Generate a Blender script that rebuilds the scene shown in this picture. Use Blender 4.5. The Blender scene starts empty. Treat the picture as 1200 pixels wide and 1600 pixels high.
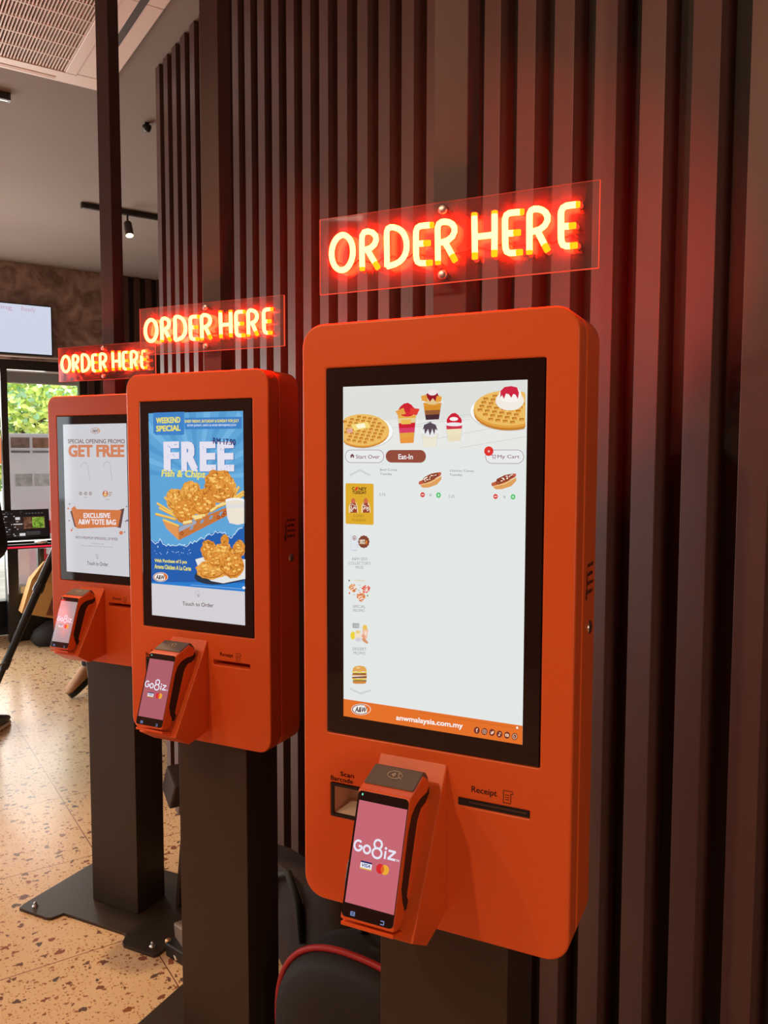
import bpy, bmesh, math, random
from mathutils import Vector, Matrix, Euler
random.seed(7)
SC = bpy.context.scene
COL = SC.collection

# ------------------------------------------------------------------ camera, sky, lights, exposure
CAM_R = ((0.550459574608075, 0.8348595326461103, 0.0019538352579887438),
         (-0.05928712714534745, 0.03675599280541088, 0.9975640498472969),
         (-0.8327540412853898, 0.549234519802613, -0.06972911142445923))
CAM_C = Vector((0.9890154128049711, -0.735536138583256, 1.6839262443792031))
FPX = 1268.22
cam_data = bpy.data.cameras.new('camera')
cam = bpy.data.objects.new('camera', cam_data)
COL.objects.link(cam)
cam_data.sensor_fit = 'VERTICAL'
cam_data.sensor_height = 32.0
cam_data.sensor_width = 24.0
cam_data.lens = FPX / 1600.0 * 32.0
cam_data.clip_start = 0.02
cam_data.clip_end = 200
m3 = Matrix((CAM_R[0], CAM_R[1], [-v for v in CAM_R[2]])).transposed()
cam.matrix_world = Matrix.Translation(CAM_C) @ m3.to_4x4()
SC.camera = cam

SC.view_settings.view_transform = 'Standard'
SC.view_settings.look = 'None'
SC.view_settings.gamma = 1.0
SC.view_settings.exposure = 0.0
SC.view_settings.use_curve_mapping = False

world = bpy.data.worlds.new('sky')
SC.world = world
world.use_nodes = True
bg = world.node_tree.nodes['Background']
bg.inputs[0].default_value = (0.86, 0.94, 1.0, 1)
bg.inputs[1].default_value = 4.0

def spot(loc, target, power, color=(1.0, 0.72, 0.45), angle=80, blend=0.6, radius=0.05):
    d = bpy.data.lights.new('track_spot_light', 'SPOT')
    d.energy = power; d.color = color; d.spot_size = math.radians(angle); d.spot_blend = blend
    d.shadow_soft_size = radius
    o = bpy.data.objects.new('track_spot_light', d); COL.objects.link(o)
    o.location = loc
    o.rotation_euler = (Vector(target) - Vector(loc)).to_track_quat('-Z', 'Y').to_euler()
    return o

def area(loc, target, sx, sy, power, color):
    d = bpy.data.lights.new('area_panel', 'AREA')
    d.shape = 'RECTANGLE'; d.size = sx; d.size_y = sy; d.energy = power; d.color = color
    o = bpy.data.objects.new('area_panel', d); COL.objects.link(o)
    o.location = loc
    o.rotation_euler = (Vector(target) - Vector(loc)).to_track_quat('-Z', 'Y').to_euler()
    return o

CEIL = 3.44
WARM = (1.0, 0.66, 0.36)
# ceiling spots of the room, behind and beside the photographer
spot((-0.9, -2.2, CEIL - .12), (-0.35, -.2, 1.3), 46, WARM, 70)
spot((0.1, -2.4, CEIL - .12), (0.05, .1, 1.2), 84, (1.0, .68, .42), 75)
spot((-2.55, -.36, CEIL - .12), (-1.75, -.36, 0), 150, WARM, 58)
spot((-4.6, -2.0, CEIL - .12), (-4.4, -.5, .0), 62, (1.0, .74, .52), 80)
spot((0.3, -1.0, CEIL - .12), (-0.75, .5, 2.75), 10, WARM, 40)
# daylight coming in by the shop windows
area((-7.05, -1.6, 1.45), (-2.0, -1.4, 2.9), 5.0, 2.1, 205, (1.0, 0.94, 0.89))
# unseen warm fill added on the right to brighten the kiosk sides
area((3.1, -.75, 1.7), (0, -.3, 1.6), .8, 1.7, 26, (1.0, .76, .57))
# general ceiling light of the dining room
area((-1.4, -3.4, CEIL - .03), (-1.4, -3.0, 0), 3.0, 2.0, 60, (1.0, 0.80, 0.60))

# ------------------------------------------------------------------ materials
def lin(c):
    c = c / 255.0
    return c / 12.92 if c <= 0.04045 else ((c + 0.055) / 1.055) ** 2.4

def srgb(r, g, b): return (lin(r), lin(g), lin(b), 1.0)

MATS = {}
def mat(name, col, rough=0.5, metal=0.0, spec=0.5, coat=0.0, coat_rough=0.1, bump=None, vary=None, sheen=0.0):
    if name in MATS: return MATS[name]
    m = bpy.data.materials.new(name); m.use_nodes = True
    nt = m.node_tree; b = nt.nodes['Principled BSDF']
    if len(col) == 3: col = srgb(*col)
    b.inputs['Base Color'].default_value = col
    b.inputs['Roughness'].default_value = rough
    b.inputs['Metallic'].default_value = metal
    b.inputs['Specular IOR Level'].default_value = spec
    b.inputs['Coat Weight'].default_value = coat
    b.inputs['Coat Roughness'].default_value = coat_rough
    if sheen: b.inputs['Sheen Weight'].default_value = sheen
    if bump or vary:
        tc = nt.nodes.new('ShaderNodeTexCoord')
    if bump:
        n = nt.nodes.new('ShaderNodeTexNoise'); n.inputs['Scale'].default_value = bump[0]; n.inputs['Detail'].default_value = 3
        bp = nt.nodes.new('ShaderNodeBump'); bp.inputs['Strength'].default_value = bump[1]; bp.inputs['Distance'].default_value = bump[2] if len(bump) > 2 else .001
        nt.links.new(tc.outputs['Object'], n.inputs['Vector']); nt.links.new(n.outputs['Fac'], bp.inputs['Height']); nt.links.new(bp.outputs['Normal'], b.inputs['Normal'])
    if vary:  # (scale, other colour, detail)
        n = nt.nodes.new('ShaderNodeTexNoise'); n.inputs['Scale'].default_value = vary[0]; n.inputs['Detail'].default_value = vary[2] if len(vary) > 2 else 4
        r = nt.nodes.new('ShaderNodeValToRGB'); r.color_ramp.elements[0].position = .35; r.color_ramp.elements[1].position = .65
        r.color_ramp.elements[0].color = col; r.color_ramp.elements[1].color = srgb(*vary[1])
        nt.links.new(tc.outputs['Object'], n.inputs['Vector']); nt.links.new(n.outputs['Fac'], r.inputs['Fac']); nt.links.new(r.outputs['Color'], b.inputs['Base Color'])
    MATS[name] = m
    return m

def em(r, g, b, strength=1.0, gloss=True, crisp=None, scale=90):
    """self-lit screen colour under a glossy face"""
    key = 'lit_%d_%d_%d_%s_%s' % (r, g, b, strength, crisp)
    if key in MATS: return MATS[key]
    m = bpy.data.materials.new(key); m.use_nodes = True
    nt = m.node_tree; p = nt.nodes['Principled BSDF']
    p.inputs['Base Color'].default_value = (0.004, 0.004, 0.004, 1)
    p.inputs['Roughness'].default_value = 0.06
    p.inputs['Specular IOR Level'].default_value = 0.5 if gloss else 0.0
    p.inputs['Emission Color'].default_value = srgb(r, g, b)
    p.inputs['Emission Strength'].default_value = strength
    if crisp:
        tc = nt.nodes.new('ShaderNodeTexCoord')
        n = nt.nodes.new('ShaderNodeTexNoise'); n.inputs['Scale'].default_value = scale; n.inputs['Detail'].default_value = 4; n.inputs['Distortion'].default_value = 1.2
        rp = nt.nodes.new('ShaderNodeValToRGB'); rp.color_ramp.elements[0].position = .42; rp.color_ramp.elements[1].position = .62
        rp.color_ramp.elements[0].color = srgb(*crisp); rp.color_ramp.elements[1].color = srgb(r, g, b); e3 = rp.color_ramp.elements.new(.31); e3.color = srgb(*[c*.74 for c in crisp])
        nt.links.new(tc.outputs['Object'], n.inputs['Vector']); nt.links.new(n.outputs['Fac'], rp.inputs['Fac']); nt.links.new(rp.outputs['Color'], p.inputs['Emission Color'])
    MATS[key] = m
    return m

def neon(name, rgb, s=1.0):
    if name in MATS: return MATS[name]
    m = bpy.data.materials.new(name); m.use_nodes = True
    nt = m.node_tree; nt.nodes.clear()
    o = nt.nodes.new('ShaderNodeOutputMaterial'); e = nt.nodes.new('ShaderNodeEmission')
    e.inputs[0].default_value = (*rgb, 1); e.inputs[1].default_value = s
    nt.links.new(e.outputs[0], o.inputs[0]); MATS[name] = m
    return m

def acrylic(name, diff=0.10, tint=(1, 1, 1), scol=(.9, .9, .9)):
    if name in MATS: return MATS[name]
    m = bpy.data.materials.new(name); m.use_nodes = True
    nt = m.node_tree; nt.nodes.clear()
    o = nt.nodes.new('ShaderNodeOutputMaterial')
    t = nt.nodes.new('ShaderNodeBsdfTransparent'); t.inputs[0].default_value = (*tint, 1)
    g = nt.nodes.new('ShaderNodeBsdfGlossy'); g.inputs['Roughness'].default_value = 0.03
    fr = nt.nodes.new('ShaderNodeFresnel'); fr.inputs[0].default_value = 1.45
    mx = nt.nodes.new('ShaderNodeMixShader')
    nt.links.new(fr.outputs[0], mx.inputs[0]); nt.links.new(t.outputs[0], mx.inputs[1]); nt.links.new(g.outputs[0], mx.inputs[2])
    if diff > 0:
        d = nt.nodes.new('ShaderNodeBsdfDiffuse'); d.inputs[0].default_value = (*scol, 1)
        m2 = nt.nodes.new('ShaderNodeMixShader'); m2.inputs[0].default_value = diff
        nt.links.new(mx.outputs[0], m2.inputs[1]); nt.links.new(d.outputs[0], m2.inputs[2])
        nt.links.new(m2.outputs[0], o.inputs[0])
    else:
        nt.links.new(mx.outputs[0], o.inputs[0])
    MATS[name] = m
    return m

ORANGE = mat('orange_paint', (226, 96, 42), .34, spec=.3, coat=.06, coat_rough=.12, bump=(420, .05, .0005))
ORANGE_PL = mat('orange_plastic', (232, 92, 34), .38)
BLACK_METAL = mat('black_powder_coat', (56, 44, 35), .42, spec=.4, bump=(600, .08, .0004))
BLACK_GLASS = mat('black_glass', (36, 20, 19), .04, spec=.6)
BLACK_PL = mat('black_plastic', (26, 22, 20), .45)
DARK_PRINT = mat('dark_print', (56, 20, 14), .6)
CHROME = mat('chrome', (215, 205, 190), .18, metal=1.0)
STEEL = mat('steel', (170, 165, 160), .35, metal=1.0)
SLAT = mat('slat_laminate', (92, 64, 57), .42, spec=.42, vary=(3.0, (86, 60, 53)))
SLAT_BACK = mat('wall_backing', (38, 24, 22), .6)
POST = mat('post_bronze', (74, 54, 50), .5, spec=.3)
CEILM = mat('ceiling_paint', (138, 121, 112), .85, vary=(1.2, (142, 126, 116)), bump=(40, .05, .001))
WHITE_PL = mat('white_plastic', (242, 218, 206), .45)
DARK_HOLE = mat('dark_interior', (30, 20, 18), .8)
CABLE = mat('cable_rubber', (28, 26, 25), .6)
BEIGE = mat('beige_interior', (214, 196, 176), .6)

# ------------------------------------------------------------------ mesh helpers
class MB:
    def __init__(s): s.v = []; s.f = []; s.fm = []; s.mats = []; s.sm = []
    def mi(s, m):
        if m not in s.mats: s.mats.append(m)
        return s.mats.index(m)
    def add(s, verts, faces, m, smooth=False):
        o = len(s.v); s.v += [tuple(x) for x in verts]; k = s.mi(m)
        for f in faces:
            s.f.append([i + o for i in f]); s.fm.append(k); s.sm.append(smooth)
        return s
    def box(s, lo, hi, m, M=None):
        x0, y0, z0 = lo; x1, y1, z1 = hi
        v = [(x0,y0,z0),(x1,y0,z0),(x1,y1,z0),(x0,y1,z0),(x0,y0,z1),(x1,y0,z1),(x1,y1,z1),(x0,y1,z1)]
        if M is not None: v = [M @ Vector(p) for p in v]
        return s.add(v, [(0,3,2,1),(4,5,6,7),(0,1,5,4),(1,2,6,5),(2,3,7,6),(3,0,4,7)], m)
    def prism(s, pts, vec, m, smooth=False):
        n = len(pts); vec = Vector(vec); a = [Vector(p) for p in pts]
        v = a + [p + vec for p in a]
        f = [tuple(range(n))[::-1], tuple(range(n, 2*n))] + [(i, (i+1) % n, (i+1) % n + n, i + n) for i in range(n)]
        return s.add(v, f, m, smooth)
    def rings(s, rings, m, cap=True, smooth=True, closed=True):
        n = len(rings[0]); v = [p for r in rings for p in r]; f = []
        for k in range(len(rings) - 1):
            for i in range(n if closed else n - 1):
                j = (i + 1) % n
                f.append((k*n+i, k*n+j, (k+1)*n+j, (k+1)*n+i))
        s.add(v, f, m, smooth)
        if cap:
            s.add(rings[0], [tuple(range(n))[::-1]], m); s.add(rings[-1], [tuple(range(n))], m)
        return s
    def tube(s, path, r, m, seg=10, caps=True):
        P = [Vector(p) for p in path]; n = len(P)
        R = r if isinstance(r, (list, tuple)) else [r] * n
        rs = []; up = None
        for i in range(n):
            t = (P[min(i+1, n-1)] - P[max(i-1, 0)])
            if t.length < 1e-9: t = Vector((0,0,1))
            t.normalize()
            if up is None:
                up = t.orthogonal().normalized()
            else:
                up = (up - t * up.dot(t))
                if up.length < 1e-6: up = t.orthogonal()
                up.normalize()
            w = t.cross(up)
            rs.append([P[i] + (up * math.cos(2*math.pi*k/seg) + w * math.sin(2*math.pi*k/seg)) * R[i] for k in range(seg)])
        return s.rings(rs, m, caps)
    def lathe(s, c, prof, m, seg=20, axis='z'):
        rs = []
        for r, h in prof:
            ring = []
            for k in range(seg):
                a = 2*math.pi*k/seg; x, y = r*math.cos(a), r*math.sin(a)
                p = {'z': (x, y, h), 'y': (x, h, -y), 'x': (h, x, y)}[axis]
                ring.append((c[0]+p[0], c[1]+p[1], c[2]+p[2]))
            rs.append(ring)
        return s.rings(rs, m)
    def build(s, name, parent=None, bevel=0, loc=None):
        me = bpy.data.meshes.new(name)
        me.from_pydata(s.v, [], s.f)
        for m in s.mats: me.materials.append(m)
        for i, p in enumerate(me.polygons):
            p.material_index = s.fm[i]; p.use_smooth = s.sm[i]
        bm = bmesh.new(); bm.from_mesh(me)
        bmesh.ops.recalc_face_normals(bm, faces=bm.faces)
        bm.to_mesh(me); bm.free()
        me.update()
        o = bpy.data.objects.new(name, me); COL.objects.link(o)
        if parent: o.parent = parent
        if loc: o.location = loc
        if bevel:
            b = o.modifiers.new('bevel', 'BEVEL'); b.width = bevel; b.segments = 2; b.limit_method = 'ANGLE'; b.angle_limit = math.radians(40)
        return o

def tag(o, label, cat, group=None):
    o['label'] = label; o['category'] = cat
    if group: o['group'] = group
    return o
def structure(o): o['kind'] = 'structure'; return o
def thing(name, label, cat, loc=(0,0,0), rotz=0, group=None):
    o = bpy.data.objects.new(name, None); COL.objects.link(o)
    o.empty_display_size = .05
    o.location = loc; o.rotation_euler = (0, 0, rotz)
    return tag(o, label, cat, group)

def rrect(x0, x1, z0, z1, r, n=6):
    pts = []
    for cx, cz, a0 in ((x1-r, z1-r, 0), (x0+r, z1-r, 90), (x0+r, z0+r, 180), (x1-r, z0+r, 270)):
        for k in range(n + 1):
            a = math.radians(a0 + 90*k/n); pts.append((cx + r*math.cos(a), cz + r*math.sin(a)))
    return pts
def ellipse(cx, cy, rx, ry, n=28, a0=0, a1=360, rot=0):
    out = []; c, s_ = math.cos(math.radians(rot)), math.sin(math.radians(rot))
    for k in range(n):
        a = math.radians(a0 + (a1-a0)*k/n); x, y = rx*math.cos(a), ry*math.sin(a)
        out.append((cx + x*c - y*s_, cy + x*s_ + y*c))
    return out

# glyph outlines from the built-in font, as triangles in a unit box
GLY = {}
def text_tris(body, bold=0.0, shear=0.0, spacing=1.0):
    key = (body, bold, shear, spacing)
    if key in GLY: return GLY[key]
    cu = bpy.data.curves.new('lettering', 'FONT'); cu.body = body; cu.size = 1; cu.shear = shear
    cu.space_character = spacing; cu.resolution_u = 3
    o = bpy.data.objects.new('lettering', cu); COL.objects.link(o)
    dg = bpy.context.evaluated_depsgraph_get()
    me = bpy.data.meshes.new_from_object(o.evaluated_get(dg))
    v = [(p.co.x, p.co.y) for p in me.vertices]; f = [tuple(p.vertices) for p in me.polygons]
    bpy.data.objects.remove(o); bpy.data.curves.remove(cu); bpy.data.meshes.remove(me)
    if bold:  # heavier strokes: the outline laid down again a little to each side
        n0 = len(v); v0, f0 = v[:], f[:]; v = []; f = []
        for dx, dy in ((-bold, -bold*.7), (bold, -bold*.7), (-bold, bold*.7), (bold, bold*.7), (0, 0)):
            f += [tuple(i + len(v) for i in q) for q in f0]; v += [(x+dx, y+dy) for x, y in v0]
    x0 = min(p[0] for p in v); x1 = max(p[0] for p in v); y0 = min(p[1] for p in v); y1 = max(p[1] for p in v)
    v = [((x-x0)/(x1-x0), (y-y0)/(y1-y0)) for x, y in v]
    GLY[key] = (v, f)
    return GLY[key]

# ------------------------------------------------------------------ places: kiosks stand turned to the wall by TH
TH = 0.5360348455281431
KOFF = {'near': (0.0, 0.0), 'middle': (-0.8575261928955716, 0.5094145216903502), 'far': (-1.693565283490418, 0.9959094197756345)}
RZ3 = Matrix.Rotation(TH, 3, 'Z')
def kiosk_place(k):
    w = RZ3 @ Vector((*KOFF[k], 0)); return (w.x, w.y, 0)
def ray(px, py):
    d = Vector(((px-600)/FPX, -(py-800)/FPX, 1))
    return Matrix(CAM_R).transposed() @ d
class Plane:
    """photo point -> 2-D point on a flat face of a kiosk (origin, right, up given in the kiosk's own frame)"""
    def __init__(s, k, O=(0,0,0), ev=(0,0,1), en=(0,-1,0), eu=(1,0,0)):
        base = Vector(kiosk_place(k)); s.O = Vector(O); s.eu = Vector(eu); s.ev = Vector(ev); s.en = Vector(en)
        inv = RZ3.transposed()
        s.c = inv @ (CAM_C - base); s.inv = inv
    def __call__(s, px, py):
        d = s.inv @ ray(px, py)
        t = (s.O - s.c).dot(s.en) / d.dot(s.en); q = s.c + d*t - s.O
        return (q.dot(s.eu), q.dot(s.ev))
    def p3(s, u, v, n=0): return s.O + s.eu*u + s.ev*v + s.en*n

class Art:
    """flat picture pieces drawn on a Plane; zoom = (offset x, offset y, scale) of the coordinates used"""
    def __init__(s, plane, zoom=(0,0,1), n=0.0004): s.pl = plane; s.z = zoom; s.mb = MB(); s.n = n
    def P(s, x, y): return s.pl(s.z[0] + x/s.z[2], s.z[1] + y/s.z[2])
    def up(s, d=.00006): s.n += d
    def poly(s, pts, m, raw=False):
        q = [p if raw else s.P(*p) for p in pts]
        s.mb.add([s.pl.p3(u, v, s.n) for u, v in q], [tuple(range(len(q)))], m); s.up(.000015); return s
    def rect(s, x0, y0, x1, y1, m): return s.poly([(x0,y0),(x1,y0),(x1,y1),(x0,y1)], m)
    def ell(s, cx, cy, rx, ry, m, **k): return s.poly(ellipse(cx, cy, rx, ry, **k), m)
    def round(s, x0, y0, x1, y1, m, r=.3, left=None):
        a = s.P(x0, y1); b = s.P(x1, y0); c = s.P(x1, y1)
        va = (s.P(x0, y1)[1] + s.P(x1, y1)[1])/2; vb = (s.P(x0, y0)[1] + s.P(x1, y0)[1])/2
        return s.poly(rrect(a[0], b[0], va, vb, r*min(b[0]-a[0], vb-va)), m, raw=True)
    def line(s, pts, w, m, closed=False, raw=False):
        q = [p if raw else s.P(*p) for p in pts]
        if closed: q = q + [q[0]]
        sc = w if raw else w/s.z[2]*s.mpp(*pts[0])
        for a, b in zip(q, q[1:]):
            dx, dy = b[0]-a[0], b[1]-a[1]; L = math.hypot(dx, dy) or 1e-9; nx, ny = -dy/L*sc/2, dx/L*sc/2
            ex, ey = dx/L*sc*.3, dy/L*sc*.3
            s.mb.add([s.pl.p3(a[0]-ex+nx, a[1]-ey+ny, s.n), s.pl.p3(a[0]-ex-nx, a[1]-ey-ny, s.n), s.pl.p3(b[0]+ex-nx, b[1]+ey-ny, s.n), s.pl.p3(b[0]+ex+nx, b[1]+ey+ny, s.n)], [(0,1,2,3)], m)
            s.n += .000003
        return s
    def mpp(s, x, y):
        a = s.P(x, y); b = s.P(x, y + 10*s.z[2]/1.0)
        return abs(a[1]-b[1])/10
    def outline(s, x0, y0, x1, y1, w, m, r=.3):
        va = (s.P(x0, y1)[1] + s.P(x1, y1)[1])/2; vb = (s.P(x0, y0)[1] + s.P(x1, y0)[1])/2
        a, b = s.P(x0, y1)[0], s.P(x1, y0)[0]
        return s.line(rrect(a, b, va, vb, r*min(b-a, vb-va)), w/s.z[2]*s.mpp(x0, y0), m, closed=True, raw=True)
    def text(s, body, xl, yl, xr, yr, h, m, bold=0.0, shear=0.0):
        """(xl,yl),(xr,yr): middle of the line's left and right end, h: height"""
        a = s.P(xl, yl); b = s.P(xr, yr); H = h/s.z[2]*s.mpp((xl+xr)/2, (yl+yr)/2)
        v, f = text_tris(body, bold, shear)
        s.mb.add([s.pl.p3(a[0] + x*(b[0]-a[0]), a[1] + x*(b[1]-a[1]) + (y-.5)*H, s.n) for x, y in v], f, m); s.up(.000015); return s
    def build(s, name, parent): return s.mb.build(name, parent)

# ------------------------------------------------------------------ the setting
X0, X1, Y0, Y1 = -7.2, 3.2, -5.0, 4.2
W = 0.5

def floor_material():
    m = bpy.data.materials.new('terrazzo'); m.use_nodes = True; nt = m.node_tree; N = nt.nodes; L = nt.links
    b = N['Principled BSDF']
    tc = N.new('ShaderNodeTexCoord')
    def vor(scale, seed, thr, size, warp):
        mp = N.new('ShaderNodeMapping'); mp.inputs['Location'].default_value = (seed, seed*1.7, 0); mp.inputs['Scale'].default_value = (1, 1, 0)
        L.new(tc.outputs['Object'], mp.inputs[0])
        nz = N.new('ShaderNodeTexNoise'); nz.inputs['Scale'].default_value = scale*1.6; L.new(mp.outputs[0], nz.inputs['Vector'])
        add = N.new('ShaderNodeVectorMath'); add.operation = 'MULTIPLY_ADD'
        add.inputs[1].default_value = (warp/scale,)*3; L.new(nz.outputs['Color'], add.inputs[0]); L.new(mp.outputs[0], add.inputs[2])
        v = N.new('ShaderNodeTexVoronoi'); v.voronoi_dimensions = '2D'; v.inputs['Scale'].default_value = scale; L.new(add.outputs[0], v.inputs['Vector'])
        sep = N.new('ShaderNodeSeparateColor'); L.new(v.outputs['Color'], sep.inputs[0])
        # radius varies by cell
        r = N.new('ShaderNodeMath'); r.operation = 'MULTIPLY'; r.inputs[1].default_value = size; L.new(sep.outputs['Green'], r.inputs[0])
        lt = N.new('ShaderNodeMath'); lt.operation = 'LESS_THAN'; L.new(v.outputs['Distance'], lt.inputs[0]); L.new(r.outputs[0], lt.inputs[1])
        gt = N.new('ShaderNodeMath'); gt.operation = 'GREATER_THAN'; gt.inputs[1].default_value = thr; L.new(sep.outputs['Red'], gt.inputs[0])
        mu = N.new('ShaderNodeMath'); mu.operation = 'MULTIPLY'; L.new(lt.outputs[0], mu.inputs[0]); L.new(gt.outputs[0], mu.inputs[1])
        return mu.outputs[0], sep.outputs['Blue']
    nz = N.new('ShaderNodeTexNoise'); nz.inputs['Scale'].default_value = 5; L.new(tc.outputs['Object'], nz.inputs['Vector'])
    base = N.new('ShaderNodeMix'); base.data_type = 'RGBA'
    base.inputs[6].default_value = srgb(232, 200, 160); base.inputs[7].default_value = srgb(222, 186, 144); L.new(nz.outputs['Fac'], base.inputs[0])
    cur = base.outputs[2]
    for scale, seed, thr, size, warp, c0, c1 in ((95, 3.1, .42, .34, .9, (206, 150, 104), (176, 122, 86)), (52, 7.7, .62, .36, 1.0, (170, 112, 78), (150, 110, 84)), (26, 1.3, .66, .40, 1.1, (96, 82, 76), (156, 92, 62))):
        msk, rnd = vor(scale, seed, thr, size, warp)
        cc = N.new('ShaderNodeMix'); cc.data_type = 'RGBA'; cc.inputs[6].default_value = srgb(*c0); cc.inputs[7].default_value = srgb(*c1); L.new(rnd, cc.inputs[0])
        mx = N.new('ShaderNodeMix'); mx.data_type = 'RGBA'; L.new(msk, mx.inputs[0]); L.new(cur, mx.inputs[6]); L.new(cc.outputs[2], mx.inputs[7])
        cur = mx.outputs[2]
    # tile joints: 0.68 m tiles
    sx = N.new('ShaderNodeSeparateXYZ'); L.new(tc.outputs['Object'], sx.inputs[0])
    js = []
    for ax, off in (('X', 1.77), ('Y', -.08)):
        a = N.new('ShaderNodeMath'); a.operation = 'ADD'; a.inputs[1].default_value = off + .68*20; L.new(sx.outputs[ax], a.inputs[0])
        p = N.new('ShaderNodeMath'); p.operation = 'PINGPONG'; p.inputs[1].default_value = .34; L.new(a.outputs[0], p.inputs[0])
        l = N.new('ShaderNodeMath'); l.operation = 'LESS_THAN'; l.inputs[1].default_value = .0017; L.new(p.outputs[0], l.inputs[0]); js.append(l.outputs[0])
    mxm = N.new('ShaderNodeMath'); mxm.operation = 'MAXIMUM'; L.new(js[0], mxm.inputs[0]); L.new(js[1], mxm.inputs[1])
    mx = N.new('ShaderNodeMix'); mx.data_type = 'RGBA'; L.new(mxm.outputs[0], mx.inputs[0]); L.new(cur, mx.inputs[6]); mx.inputs[7].default_value = srgb(112, 66, 50)
    L.new(mx.outputs[2], b.inputs['Base Color'])
    b.inputs['Roughness'].default_value = .22
    b.inputs['Specular IOR Level'].default_value = .2
    return m
FLOORM = floor_material()
structure(MB().box((X0, Y0, -.1), (X1, Y1, 0), FLOORM).build('floor'))
structure(MB().box((X0-.15, Y0-.15, CEIL), (X1+.15, Y1+.15, CEIL+.12), CEILM).build('ceiling'))
PLASTER = mat('plaster_wall', (120, 98, 84), .8)
structure(MB().box((X1, Y0-.15, -.1), (X1+.15, Y1+.15, CEIL), PLASTER).build('wall_right'))
structure(MB().box((X0, Y1, -.1), (X1, Y1+.15, CEIL), PLASTER).build('wall_back'))
# wall behind the photographer: brick, with one shop window
BRICK = mat('painted_brick', (150, 120, 108), .8, bump=(30, .3, .004))
wx0, wx1, wz0, wz1 = -6.3, -3.46, .12, 2.62
wf = MB()
wf.box((X0, Y0-.15, -.1), (wx0, Y0, CEIL), BRICK).box((wx1, Y0-.15, -.1), (X1, Y0, CEIL), BRICK)
wf.box((wx0, Y0-.15, -.1), (wx1, Y0, wz0), BRICK).box((wx0, Y0-.15, wz1), (wx1, Y0, CEIL), BRICK)
structure(wf.build('wall_front'))
GLASS = acrylic('window_glass', 0.0)
FRAME = mat('dark_window_frame', (44, 34, 30), .4)
w1 = MB()
for x in (wx0, -5.0, wx1-.06): w1.box((x, Y0-.11, wz0), (x+.06, Y0-.04, wz1), FRAME)
w1.box((wx0, Y0-.11, wz0), (wx1, Y0-.04, wz0+.06), FRAME).box((wx0, Y0-.11, wz1-.06), (wx1, Y0-.04, wz1), FRAME)
win1 = structure(w1.build('window_1'))
MB().box((wx0+.05, Y0-.08, wz0+.05), (wx1-.05, Y0-.07, wz1-.05), GLASS).build('pane', win1)

nd = thing('neon_drawing', 'unseen red neon line drawing added to be mirrored in the far card reader', 'neon sign', (-3.44, Y0+.22, 2.40))  # out of view; added only for its red reflection in the card reader
MB().tube([(x, 0, z) for x, z in ((-.085, .15), (-.05, .02), (-.09, -.03), (-.04, -.09), (-.02, -.02), (.03, -.06), (.07, -.19), (.06, -.05), (.02, .02), (-.03, .11), (-.085, .15))], .006, neon('neon_red_line', (34, 2.0, 1.6)), 8).build('tube', nd)
MB().tube([(x, 0, z) for x, z in ((-.06, .10), (-.035, .0), (.0, .05), (-.03, -.05), (.02, -.01), (.04, -.10))], .004, neon('neon_red_line', (34, 2.0, 1.6)), 8).build('tube', nd)
MB().box((-.12, -.012, -.22), (.12, -.006, .18), acrylic('clear_plate', 0.0)).build('acrylic_panel', nd)
# slatted wall behind the kiosks
WL = -2.815
wall = structure(MB().box((WL, W+.042, 0), (X1, W+.13, CEIL), SLAT_BACK).build('wall_kiosks'))
sl = MB()
for i in range(-21, 25):
    x = -.476 + .110*i
    sl.box((x, W, 0), (x+.0545, W+.042, CEIL), SLAT)
so = sl.build('slat_cladding', wall, bevel=.0012)

# far end: textured bulkhead over the shop front, slatted return beside it
def marble():
    m = bpy.data.materials.new('textured_plaster'); m.use_nodes = True; nt = m.node_tree; b = nt.nodes['Principled BSDF']
    tc = nt.nodes.new('ShaderNodeTexCoord'); n = nt.nodes.new('ShaderNodeTexNoise'); n.inputs['Scale'].default_value = 7; n.inputs['Detail'].default_value = 6; n.inputs['Distortion'].default_value = .8
    r = nt.nodes.new('ShaderNodeValToRGB'); r.color_ramp.elements[0].position = .36; r.color_ramp.elements[1].position = .66
    r.color_ramp.elements[0].color = srgb(124, 97, 87); r.color_ramp.elements[1].color = srgb(186, 158, 146)
    nt.links.new(tc.outputs['Object'], n.inputs['Vector']); nt.links.new(n.outputs['Fac'], r.inputs['Fac']); nt.links.new(r.outputs['Color'], b.inputs['Base Color'])
    bp = nt.nodes.new('ShaderNodeBump'); bp.inputs['Strength'].default_value = .5; bp.inputs['Distance'].default_value = .01
    nt.links.new(n.outputs['Fac'], bp.inputs['Height']); nt.links.new(bp.outputs['Normal'], b.inputs['Normal'])
    b.inputs['Roughness'].default_value = .7
    return m
TEXP = marble()
wl = MB().box((X0-.15, Y0, 2.56), (X0, 1.47, CEIL), TEXP)
wl.box((X0-.15, 1.47, 0), (X0-.03, Y1, CEIL), SLAT_BACK).box((X0-.15, 1.22, 0), (X0-.03, 1.47, 2.56), SLAT_BACK)
walll = structure(wl.build('wall_left'))
s2 = MB()
for i in range(0, 25):
    y = 1.235 + .115*i
    s2.box((X0-.03, y, 0), (X0, y+.058, 2.56 if y < 1.46 else CEIL), SLAT)
s2.build('slat_cladding', walll)
# metal trim along the lower edge of the bulkhead
structure(MB().tube([(X0+.03, Y0, 2.592), (X0+.03, 1.22, 2.592)], .014, mat('trim_metal', (196, 178, 168), .35, metal=.4), 8).build('trim_1'))
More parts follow.
